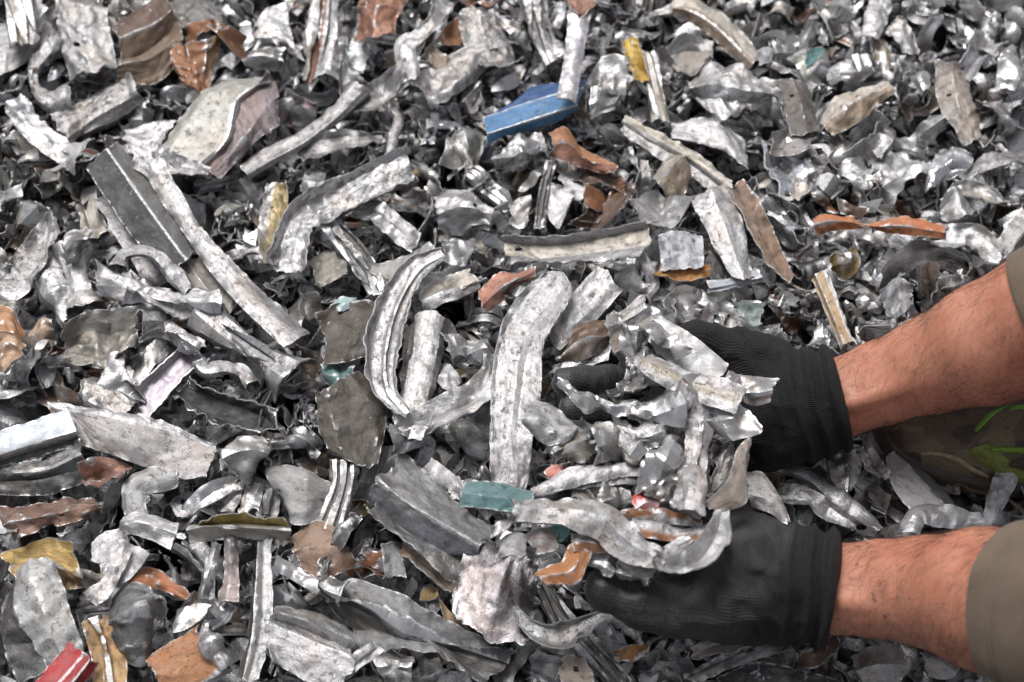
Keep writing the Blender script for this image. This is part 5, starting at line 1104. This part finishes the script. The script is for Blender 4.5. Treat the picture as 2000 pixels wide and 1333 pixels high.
# ---- arm hair: fine tapering curved strands rooted on the skin
def hair(seed):
    rng = np.random.default_rng(seed)
    VV, FF = [], []; n = 0
    base = 0
    for V, F, A, side in ((ARM_V[0], ARM_F[0], ARM_R, 0), (ARM_V[1], ARM_F[1] - len(ARM_V[0]), ARM_L, 1)):
        a, b, c = V[F[:, 0]], V[F[:, 1]], V[F[:, 2]]
        N = np.cross(b - a, c - a); N /= np.linalg.norm(N, axis=1, keepdims=True) + 1e-12
        ctr = V[F].mean(1)
        q = to_px(ctr)
        vis = np.einsum('ij,ij->i', N, CAM - ctr) > -.12
        x0 = 1625 if side == 0 else 1610
        ok = vis & (q[:, 0] > x0) & (q[:, 0] < 2040)
        k = np.flatnonzero(ok)
        rim = np.abs(np.einsum('ij,ij->i', N[k], (CAM - ctr[k]) / np.linalg.norm(CAM - ctr[k], axis=1, keepdims=True)))
        w = (1.15 - .75 * rim) ** 1.3 * (.35 + (.5 + .5 * fbm(q[k, 0] / 60, q[k, 1] / 60, 3 + side)))
        w = np.clip(w, .01, None)
        pick = rng.choice(k, 2700, p=w / w.sum())
        ax = A['p'][4] - A['p'][0]; ax /= np.linalg.norm(ax)
        for i in pick:
            p = V[F[i]][rng.integers(4)] * .5 + ctr[i] * .5
            nn = N[i]
            t = -ax * rng.uniform(.1, .9) + np.array([0, -1, -.2]) * rng.uniform(.2, 1.2) + rng.normal(0, .4, 3)
            t -= nn * (t @ nn); t /= np.linalg.norm(t)
            Lh = rng.uniform(.4, 1.6) * cm
            cv = np.cross(nn, t) * rng.normal(0, .55)
            w0 = rng.uniform(.036, .072) * .001
            s_ = np.cross(t, (CAM - p)); s_ /= np.linalg.norm(s_)
            pts = [p + t * Lh * f + cv * Lh * f * f + nn * (.0002 + Lh * .15 * math.sin(f * 2.2)) for f in (0, .35, .7, 1.0)]
            for f, x in zip((1, .9, .65, .15), pts):
                VV += [x - s_ * w0 * f, x + s_ * w0 * f]
            for j in range(3):
                FF.append((n + 2 * j, n + 2 * j + 1, n + 2 * j + 3, n + 2 * j + 2))
            n += 8
    return np.array(VV), np.array(FF)
Vh, Fh = hair(5)
M_HAIR = NT('arm_hair').p(Base_Color=(.03, .016, .010), Roughness=.5)
o = link('arm_hair', mesh_from('arm_hair', Vh - np.array(person.location), Fh), M_HAIR)
o.parent = person; tag(o, 'dark fine hair on both forearms', kind='stuff')

# ---- gloves
def glove(name, palm, fingers, cuffp, cuffr, kpalm, coat_sheen_pts, seed, step=.0021, label=None, creases=()):
    ca, cb = cuffp[0], cuffp[-1]
    ax = (cb - ca) / np.linalg.norm(cb - ca)
    def f(X):
        d = None
        for pts, rad in palm:
            c = chain(X, pts, [r * cm for r in rad], .012)
            d = c if d is None else smin(d, c, kpalm)
        body = d
        out = None
        for pts, rad in fingers:
            fc = chain(X, pts, [r * cm for r in rad], .004)
            for j in range(1, len(pts) - 1):
                tgt = (pts[j + 1] - pts[j - 1]) / np.linalg.norm(pts[j + 1] - pts[j - 1])
                lj = (X - pts[j]) @ tgt
                fc = fc - .0007 * np.cos(lj / .0042 * 2 * math.pi) * np.exp(-(lj / .0075) ** 2)
            c = smin(body, fc, .009)
            out = c if out is None else np.minimum(out, c)
        d = out
        # slack cloth: shallow wrinkles running across the hand
        w1 = vn(X[..., 0] * 75 + 30 * X[..., 2], X[..., 1] * 38 + X[..., 2] * 45, seed); w2 = vn(X[..., 0] * 150 + X[..., 1] * 60, X[..., 1] * 70 + X[..., 2] * 120, seed + 5)
        d = d + .0040 * np.abs(w1) + .0014 * np.abs(w2) - .0018
        # cloth gathers at the creases of the joints
        for (p, q, w, dep) in creases:
            d = d + dep * cm * np.exp(-(cap(X, p, q, 0, 0) / (w * cm)) ** 2)
        # knitted cuff: soft rolls round the wrist
        l = (X - ca) @ ax
        L = np.linalg.norm(cb - ca)
        cdist = chain(X, cuffp, [r * cm for r in cuffr], .02)
        ph = np.sin(X[..., 1] * 55 + X[..., 2] * 38 + len(label)); roll = .0034 * np.sin(l / L * 2 * math.pi * 2.3 + 1.2 + 1.1 * ph) + .0012 * np.sin(l / L * 2 * math.pi * 5.2 + 2.0 * ph) + .002 * np.clip(1 - np.abs(l - L + .006) / .007, 0, 1)
        cdist = cdist - roll
        cdist = np.maximum(cdist, np.maximum(-l - .01, l - L))        # cut square at the rim
        d = smin(d, cdist, .010)
        # the roll of the hem
        return d
    allp = np.concatenate([np.array(p) for p, _ in palm] + [np.array(p) for p, _ in fingers] + [np.array(cuffp)])
    V, F = nets(f, allp.min(0) - .055, allp.max(0) + .055, step)
    l, y, z = frame_attr(V, fingers[0][0][-1] * 0 + palm[0][0][-1], cb)
    lc = (V - ca) @ ax
    cuff = np.clip((lc + .004) / .012, 0, 1)
    # dipped zone near fingers and palm, plus the painted light on the lower heel
    dd = np.min([cap(V, a, b, ra, rb) for a, b, ra, rb in coat_sheen_pts], 0)
    coat = np.clip(.5 - dd / .016 + .25 * fbm(l * 60, y * 60, seed), 0, 1) * (1 - cuff)
    r_ = np.hypot(y, z) + 1e-6
    al = np.stack([l, np.arctan2(z, y) * .042, r_ * 0], -1)
    BODY_PTS.append(V)
    o = link('glove', mesh_from('glove', V - np.array(person.location), F, [('alongv', 'FLOAT_VECTOR', al), ('coat', 'FLOAT', coat), ('cuff', 'FLOAT', cuff)]), M_GLOVE)
    o.parent = person
    if label: o['label'] = label
    return V

# left hand of the person (lower in the photo): palm up, thumb nearest the lens
thumb = [pt(1480, 1180, 6.6), pt(1400, 1190, 7.4), pt(1325, 1196, 7.6), pt(1250, 1178, 8.0), pt(1178, 1154, 8.6)]
tr = [2.5, 2.25, 1.75, 1.75, 1.42]
palmL = [([pt(1585, 1146, 6.3), pt(1520, 1135, 6.6), pt(1440, 1110, 6.8), pt(1370, 1090, 6.2)], [3.3, 3.9, 3.7, 2.6]),
         ([pt(1520, 1130, 6.0), pt(1450, 1060, 6.2), pt(1380, 1030, 5.4)], [3.3, 2.7, 2.2]),
         ([pt(1500, 1160, 6.0), pt(1430, 1165, 6.4), pt(1350, 1160, 5.2), pt(1300, 1130, 4.6)], [3.4, 3.0, 2.3, 1.8])]
fingL = [(thumb, tr),
         ([pt(1340, 1150, 4.8), pt(1270, 1120, 3.8), pt(1220, 1085, 4.0), pt(1190, 1050, 5.2)], [1.7, 1.5, 1.4, 1.25]),
         ([pt(1330, 1110, 4.6), pt(1240, 1080, 4.2), pt(1160, 1040, 5.2), pt(1110, 1010, 7.2)], [1.7, 1.5, 1.4, 1.25]),
         ([pt(1340, 1070, 4.8), pt(1240, 1030, 5.0), pt(1160, 995, 7.0), pt(1092, 977, 9.4)], [1.65, 1.45, 1.35, 1.2]),
         ([pt(1370, 1030, 5.0), pt(1290, 1000, 5.2), pt(1220, 985, 6.6), pt(1170, 980, 8.0)], [1.5, 1.3, 1.2, 1.1])]
cuffL = [pt(1535, 1136, 6.6), pt(1585, 1146, 6.6), pt(1628, 1154, 6.9)]
coat_sheenL = [(pt(1430, 1100, 7), pt(1510, 1095, 7), .042, .036), (thumb[1], thumb[2], .026, .02), (thumb[2], thumb[4], .025, .025), (pt(1440, 1110, 7), pt(1350, 1080, 6), .034, .03), (pt(1350, 1150, 5), pt(1190, 1120, 6), .03, .03), (pt(1340, 1070, 5), pt(1092, 977, 9.4), .03, .03)]  # the heel capsule paints its lit sheen as a greyer coat
crL = [(pt(1332, 1150, 9.4), pt(1322, 1200, 9.8), .35, .16), (pt(1345, 1150, 9.2), pt(1352, 1200, 10), .3, .10)]
glove('glove', palmL, fingL, cuffL, [3.6, 3.7, 3.65], .014, coat_sheenL, 1, label='lower black glove, thumb nearest the camera', creases=crL)

# right hand of the person (upper in the photo)
thumbR = [pt(1500, 725, 7.2), pt(1430, 690, 8.6), pt(1360, 672, 9.4), pt(1300, 690, 9.8), pt(1250, 710, 9.8)]
palmR = [([pt(1590, 800, 6.4), pt(1530, 795, 6.2), pt(1450, 790, 5.6), pt(1370, 800, 5.0)], [3.2, 3.5, 3.3, 2.4]),
         ([pt(1545, 770, 6.6), pt(1490, 730, 7.2), pt(1420, 700, 7.8)], [3.1, 2.7, 2.0]),
         ([pt(1550, 830, 5.8), pt(1490, 855, 5.2), pt(1420, 860, 4.8), pt(1360, 860, 4.4)], [3.0, 2.7, 2.4, 1.9])]
fingR = [(thumbR, [2.6, 2.1, 1.75, 1.6, 1.3]),
         ([pt(1380, 765, 5.6), pt(1280, 758, 6.0), pt(1190, 748, 7.4), pt(1108, 748, 9.0)], [1.75, 1.5, 1.45, 1.3]),
         ([pt(1375, 800, 5.0), pt(1280, 802, 5.2), pt(1200, 806, 6.6), pt(1116, 804, 8.0)], [1.75, 1.5, 1.4, 1.28]),
         ([pt(1375, 840, 4.8), pt(1300, 862, 5.4), pt(1230, 878, 7.0), pt(1182, 888, 8.6)], [1.7, 1.45, 1.4, 1.28]),
         ([pt(1385, 875, 4.6), pt(1310, 905, 4.8), pt(1250, 925, 5.8), pt(1200, 930, 7.2)], [1.5, 1.3, 1.2, 1.1])]
cuffR = [pt(1548, 796, 6.3), pt(1590, 788, 6.6), pt(1640, 776, 7.2)]
coatR = [(pt(1380, 765, 5.6), pt(1108, 752, 8.2), .03, .03), (pt(1375, 800, 5), pt(1116, 798, 7.4), .03, .03), (pt(1370, 850, 5), pt(1182, 888, 8.6), .03, .03)]
glove('glove', palmR, fingR, cuffR, [3.6, 3.75, 3.7], .014, coatR, 2, label='upper black glove, two fingertips pointing out of the handful')

# ---- short sleeves of the shirt: open cloth tubes with a stitched hem
def make_sleeve(A, f_, i0, seed):
    cc = crom([(*p, r) for p, r in zip(np.array(A['p']), np.array(A['r']))], 120)
    q = to_px(cc[:, :3])
    k0 = int(np.argmax(q[:, 0] > i0))
    seg = cc[k0:]
    n, m = len(seg), 96
    tg = np.gradient(seg[:, :3], axis=0); tg /= np.linalg.norm(tg, axis=1, keepdims=True)
    t0 = tg[0]
    arc = np.r_[0, np.cumsum(np.linalg.norm(np.diff(seg[:, :3], axis=0), axis=1))]
    f = np.linspace(0, 2 * math.pi, m, endpoint=False)
    def ring(l, extra):
        """a loop l metres behind the rim, extra cm off the skin"""
        i = int(np.argmin(np.abs(arc - l)))
        g = seg[i, :3] if l > .03 else seg[0, :3] + t0 * l
        t = t0 if l < .03 else tg[i]
        n1 = np.cross(t, [0, 0, 1.]); n1 /= np.linalg.norm(n1); n2 = np.cross(n1, t)
        D = n1 * np.cos(f)[:, None] + n2 * np.sin(f)[:, None]
        lo_, hi_ = np.full(m, .0), np.full(m, .085)
        for _ in range(22):
            mid = (lo_ + hi_) / 2
            ins = f_(g + D * mid[:, None]) < 0
            lo_ = np.where(ins, mid, lo_); hi_ = np.where(ins, hi_, mid)
        ff = np.fft.rfft(lo_); ff[6:] = 0
        r = np.fft.irfft(ff, m) + extra * cm * (1 + .75 * fbm(np.cos(f) * 1.3 + l * 12, np.sin(f) * 1.3 + l * 7, seed, 2)) + .06 * cm
        return g + D * r[:, None]
    spec = [(.030, .02), (.008, .05), (.0012, .10), (0, .17), (.0006, .25), (.003, .29), (.008, .30), (.0160, .30), (.0168, .18), (.0177, .31), (.0192, .31), (.0200, .19), (.0209, .32), (.025, .36)]
    Lmax = float(arc[-1])
    spec += [(l, .40 + l * 4) for l in np.arange(.034, Lmax - .005, .008)]
    loops = [ring(l, e) for l, e in spec]
    loops.append(loops[-1] * .0 + loops[-1].mean(0) + tg[-1] * .03)
    V = np.array(loops); a = np.arange(len(loops) * m).reshape(len(loops), m)
    b = np.roll(a, -1, 1)
    F = np.stack([a[:-1], b[:-1], b[1:], a[1:]], -1).reshape(-1, 4)
    V = V.reshape(-1, 3)
    BODY_PTS.append(V)
    o = link('shirt_sleeve', mesh_from('shirt_sleeve', V - np.array(person.location), F[:, ::-1]), M_SLEEVE)
    o.parent = person
make_sleeve(ARM_R, fR, 2034, 3)
make_sleeve(ARM_L, fL, 1980, 4)

# ---- trainer on the foot behind the arms
def make_shoe():
    toe = pt(1690, 845, .6); heel = pt(2330, 905, .6)
    ax = heel - toe; Ls = np.linalg.norm(ax); ax /= Ls
    sd = np.cross([0, 0, 1.], ax)
    shoe = bpy.data.objects.new('shoe', None); C.objects.link(shoe); shoe.parent = person
    shoe.location = toe - np.array(person.location)
    f = np.array([0, .02, .06, .12, .2, .3, .4, .5, .62, .75, .88, .96, 1.0])
    w = np.array([.3, 1.6, 2.9, 3.8, 4.5, 4.9, 5.0, 4.7, 4.2, 3.9, 3.8, 3.2, 1.2])      # half width cm
    hh = np.array([2.6, 3.6, 4.6, 5.3, 5.9, 6.8, 8.2, 9.6, 10.8, 11.2, 11.4, 11.2, 8.0])   # height of the upper
    fx = np.linspace(0, 1, 70); wx = np.interp(fx, f, w); hx = np.interp(fx, f, hh)
    def loft_rows(rows):
        R = np.array(rows); n, m = R.shape[:2]
        a = np.arange(n * m).reshape(n, m)
        F = np.stack([a[:-1, :-1], a[1:, :-1], a[1:, 1:], a[:-1, 1:]], -1).reshape(-1, 4)
        return R.reshape(-1, 3), F
    def P(i, v, z): return ax * (fx[i] * Ls) + sd * v * cm + np.array([0, 0, 1]) * z * cm
    rise = 1.6 * np.clip(1 - fx / .16, 0, 1) ** 2
    # sole: a closed rounded slab with a groove along its side
    prof = [(0, 0), (.9, 0), (1.0, .25), (1.03, .9), (.99, 1.15), (1.04, 1.4), (1.02, 2.1), (.95, 2.4), (0, 2.4)]
    rows = []
    for i in range(70):
        half = [P(i, wx[i] * a + (.25 if a > .5 else 0) * min(1, wx[i] / 2), z + rise[i]) for a, z in prof]
        oth = [P(i, -wx[i] * a - (.25 if a > .5 else 0) * min(1, wx[i] / 2), z + rise[i]) for a, z in prof[::-1]]
        rows.append(half + oth[1:])
    V, F = loft_rows(rows); BODY_PTS.append(V + toe)
    o = link('sole', mesh_from('sole', V, F), plain('shoe_sole', (.07, .057, .05), .8)); o.parent = shoe
    # upper
    na = 40
    rows = []
    def up(i, a, off=0):
        ww = wx[i] * (1 - .02) + off; top = hx[i] + off
        z0 = 1.9 + rise[i]
        return P(i, ww * np.sign(math.cos(a)) * abs(math.cos(a)) ** .8, z0 + max(.05, (top - 1.6)) * max(0, math.sin(a)) ** .75)
    for i in range(70):
        rows.append([up(i, a) for a in np.linspace(0, math.pi, na)])
    V, F = loft_rows(rows); BODY_PTS.append(V + toe)
    m = NT('camo_mesh'); co = m.n('ShaderNodeTexCoord').outputs['Object']
    n1 = m.noise(co, 22, 3, .55, .4); n2 = m.noise(m.vmul(co, (1, 1.6, 1)), 30, 3, .5); n3 = m.noise(co, 900, 3, .7)
    c = m.mix(m.ramp(n1, .48, .53), (.13, .10, .076), (.19, .16, .105)); c = m.mix(m.ramp(n2, .55, .59), c, (.07, .055, .046))
    c = m.mix(m.math('MULTIPLY', m.ramp(n3, .4, .65), .5), c, (.03, .026, .024))
    mu = m.p(Base_Color=c, Roughness=.8, Normal=m.bump(n3, .5, .001))
    o = link('upper', mesh_from('upper', V, F), mu); o.parent = shoe
    # overlays standing proud of the upper: bands (fraction along, angle) pairs
    def band(name, pts, wdt, mat, off=.16):
        pp = crom([(a, b, c_) for (a, b), c_ in zip(pts, wdt)], 40)
        g = np.gradient(pp[:, :2], axis=0); g[:, 0] *= Ls * 100; g[:, 1] *= 6
        g /= np.linalg.norm(g, axis=1, keepdims=True)
        rows = []
        for k in range(40):
            row = []
            for s_, oo in ((-1, -.1), (-1, off), (0, off + .05), (1, off), (1, -.1)):
                fa = pp[k, 0] - g[k, 1] * s_ * pp[k, 2] / (Ls * 100); an = pp[k, 1] + g[k, 0] * s_ * pp[k, 2] / 6
                x = np.clip(fa, 0, 1) * 69; i = int(min(68, x)); t = x - i
                row.append(up(i, an, oo) * (1 - t) + up(i + 1, an, oo) * t)
            rows.append(row)
        V, F = loft_rows(rows)
        o = link(name, mesh_from(name, V, F), mat); o.parent = shoe
    green = plain('neon_green_trim', (.15, .28, .03), .55, 400, .4); olive = plain('olive_overlay', (.14, .125, .045), .75, 300, .5)
    grn2 = plain('lime_lace', (.16, .36, .05), .7, 700, .5); tanm = plain('tan_rib', (.30, .24, .17), .8, 300, .5)
    NEAR = math.pi            # side facing the lens
    olv = plain('olive_green_overlay', (.17, .20, .05), .75, 300, .5)
    band('overlay', [(.275, NEAR - .72), (.30, NEAR - .55), (.345, NEAR - .34), (.41, NEAR - .12), (.48, NEAR - .08), (.60, NEAR - .10)], [.8, .95, .8, .6, .6, .5], olv, .07)
    band('overlay', [(.31, NEAR - .66), (.38, NEAR - .62), (.46, NEAR - .52), (.58, NEAR - .46)], [.25, .3, .4, .45], green, .11)
    band('overlay', [(.13, NEAR - .30), (.17, NEAR - .42), (.22, NEAR - .40), (.27, NEAR - .22), (.33, NEAR - .08)], [.15, .28, .3, .25, .15], tanm, .1)
    band('overlay', [(.37, NEAR - .36), (.42, NEAR - .38), (.50, NEAR - .30), (.60, NEAR - .24)], [.2, .6, .7, .3], plain('dark_overlay', (.06, .046, .038), .8), .24)
    # lace: aglet end hanging over the side
    def lace(name, pts, r, mat):
        c_ = crom(pts, 24); tg = np.gradient(c_, axis=0); tg /= np.linalg.norm(tg, axis=1, keepdims=True)
        n1 = np.cross(tg, [0, 0, 1.]); n1 /= np.linalg.norm(n1, axis=1, keepdims=True); n2 = np.cross(n1, tg)
        an = np.linspace(0, 2 * math.pi, 9)
        rr = r * np.r_[.6, np.ones(22), .3]
        V, F = loft_rows([[c_[k] - toe + n1[k] * math.cos(a) * rr[k] + n2[k] * math.sin(a) * rr[k] * .6 for a in an] for k in range(24)])
        o = link(name, mesh_from(name, V, F), mat); o.parent = shoe
    lace('lace', [tuple(pt(1905, 842, 7.0)), tuple(pt(1918, 828, 8.0)), tuple(pt(1930, 815, 8.6)), tuple(pt(1952, 798, 9.2)), tuple(pt(1985, 780, 9.8))], .0019, grn2)
    lace('lace', [tuple(pt(1972, 800, 9)), tuple(pt(1990, 795, 9.4)), tuple(pt(2030, 800, 9.4))], .0019, grn2)
make_shoe()
# ------------------------------------------------------------------ which loose pieces show most: a coarse depth picture of everything
NW, NH = 500, 333
def splat(items):
    zb = np.full(NW * NH, 1e9); ob = np.full(NW * NH, -1)
    allp, alli = [], []
    for k, V in items:
        allp.append(V); alli.append(np.full(len(V), k))
    Pn = np.concatenate(allp); In = np.concatenate(alli)
    q = to_px(Pn)
    i = (q[:, 0] / PW * NW).astype(int); j = (q[:, 1] / PH * NH).astype(int)
    ok = (i >= 0) & (i < NW) & (j >= 0) & (j < NH)
    lin = j[ok] * NW + i[ok]; z = q[ok, 2]; In = In[ok]
    o = np.argsort(-z)
    ob[lin[o]] = In[o]
    return ob
def sample_pts(sh):
    V, F = sh[0], sh[1]
    a = V[F]
    return np.concatenate([V, a.mean(1), (a[:, 0] + a[:, 1]) / 2, (a[:, 1] + a[:, 2]) / 2])
items = [(k, sample_pts(f['sh'])) for k, f in enumerate(FILL)]
items += [(100000 + k, sample_pts(h['sh'])) for k, h in enumerate(HERO)]
items += [(200000 + k, sample_pts(h['sh'])) for k, h in enumerate(HELD)]
items += [(900000, p) for p in BODY_PTS]
ob = splat(items)
cnt = np.bincount(ob[(ob >= 0) & (ob < 100000)], minlength=len(FILL))
bcnt = np.bincount(ob[(ob >= 100000) & (ob < 200000)] - 100000, minlength=len(HERO))
hcnt = np.bincount(ob[(ob >= 200000) & (ob < 300000)] - 200000, minlength=len(HELD))
N_IND = 340 - sum(1 for h in HERO if h['grp'] == 'heap')
N_IND = max(N_IND, 60)
order = np.argsort(-cnt)[:N_IND]
chosen = set(int(k) for k in order)

GRP = {'heap': 'scrap metal pieces of the heap', 'hand': 'scrap metal pieces held in the gloves'}
CATS = {'plate': 'metal plate', 'sheet': 'metal sheet', 'strip': 'metal strip', 'channel': 'metal channel', 'tube': 'metal tube', 'lump': 'metal lump', 'bar': 'metal bar',
        'cup': 'metal scrap', 'block': 'metal block', 'profile': 'metal profile', 'wire': 'wire'}
for h in HERO:
    me, o = scrap_mesh(h['name'], h['sh'])
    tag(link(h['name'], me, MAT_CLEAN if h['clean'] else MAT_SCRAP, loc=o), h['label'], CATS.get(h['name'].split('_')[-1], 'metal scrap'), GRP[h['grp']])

# landmarks for telling the loose pieces apart
def where(dx, dy):
    if abs(dx) > 1.6 * abs(dy): return 'right of' if dx > 0 else 'left of'
    return 'below' if dy > 0 else 'above'
seen = set()
def name_loose(f, grp, LM, LMP):
    p = to_px(f['c'])[:2]
    near = np.argsort(np.hypot(*(LMP - p).T))
    szw = 'large' if f['size'] > 6.6 else 'small' if f['size'] < 4.4 else ''
    base = ' '.join(x for x in (szw, COLW[f['tint']], f['kind'][1]) if x)
    cand = [f"{base} {where(*(p - LMP[a]))} {LM[a][0]}" for a in near[:3]]
    for a in near[:3]:
        for b in near[:6]:
            if a != b:
                cand.append(f"{base} {where(*(p - LMP[a]))} {LM[a][0]}, {where(*(p - LMP[b]))} {LM[b][0]}")
    lab = next((c for c in cand if c not in seen and len(c.split()) <= 16), None)
    if lab is None: return False
    seen.add(lab)
    nm = f['kind'][0]
    me, o = scrap_mesh(nm, f['sh'])
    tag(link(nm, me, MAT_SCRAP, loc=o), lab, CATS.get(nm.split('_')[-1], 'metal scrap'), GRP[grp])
    return True
def marks(grp):
    lm = [(h['lm'], to_px(h['sh'][0].mean(0))[:2]) for h in HERO if h['lm'] and h['grp'] == grp]
    return lm, np.array([p for _, p in lm])
LM, LMP = marks('heap')
for k in sorted(chosen, key=lambda k: -cnt[k]):
    if not name_loose(FILL[k], 'heap', LM, LMP): chosen.discard(k)
LM, LMP = marks('hand')
for k, f in enumerate(HELD):
    if hcnt[k] > 3: name_loose(f, 'hand', LM, LMP)

def keep_hidden(f):
    q = to_px(f['c'])                       # outside the frame everything stays; inside it only what carries the upper layers
    return not (60 < q[0] < 1940 and 60 < q[1] < 1270) or f['c'][0] * 7919 % 1 < .15
rest = [f['sh'] for k, f in enumerate(FILL) if k not in chosen and (cnt[k] > 0 or keep_hidden(f))]
off = np.cumsum([0] + [len(s[0]) for s in rest[:-1]])
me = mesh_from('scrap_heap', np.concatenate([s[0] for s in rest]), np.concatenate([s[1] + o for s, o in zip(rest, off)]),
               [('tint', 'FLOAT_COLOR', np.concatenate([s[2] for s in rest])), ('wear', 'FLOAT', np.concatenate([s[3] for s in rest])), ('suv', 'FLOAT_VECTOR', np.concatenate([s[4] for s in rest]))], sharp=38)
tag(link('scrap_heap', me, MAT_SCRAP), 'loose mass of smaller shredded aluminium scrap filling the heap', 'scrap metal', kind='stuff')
if os.environ.get('DBG'):
    print('LOWVIS', [(h['label'], int(c)) for h, c in zip(HERO, bcnt) if c < 12])
    print('fill', len(FILL), 'hero', len(HERO), 'ind', len(chosen), 'faces', len(rest), sum(len(r[1]) for r in rest), sum(len(h['sh'][1]) for h in HERO), 'min cnt', cnt[order[-1]])
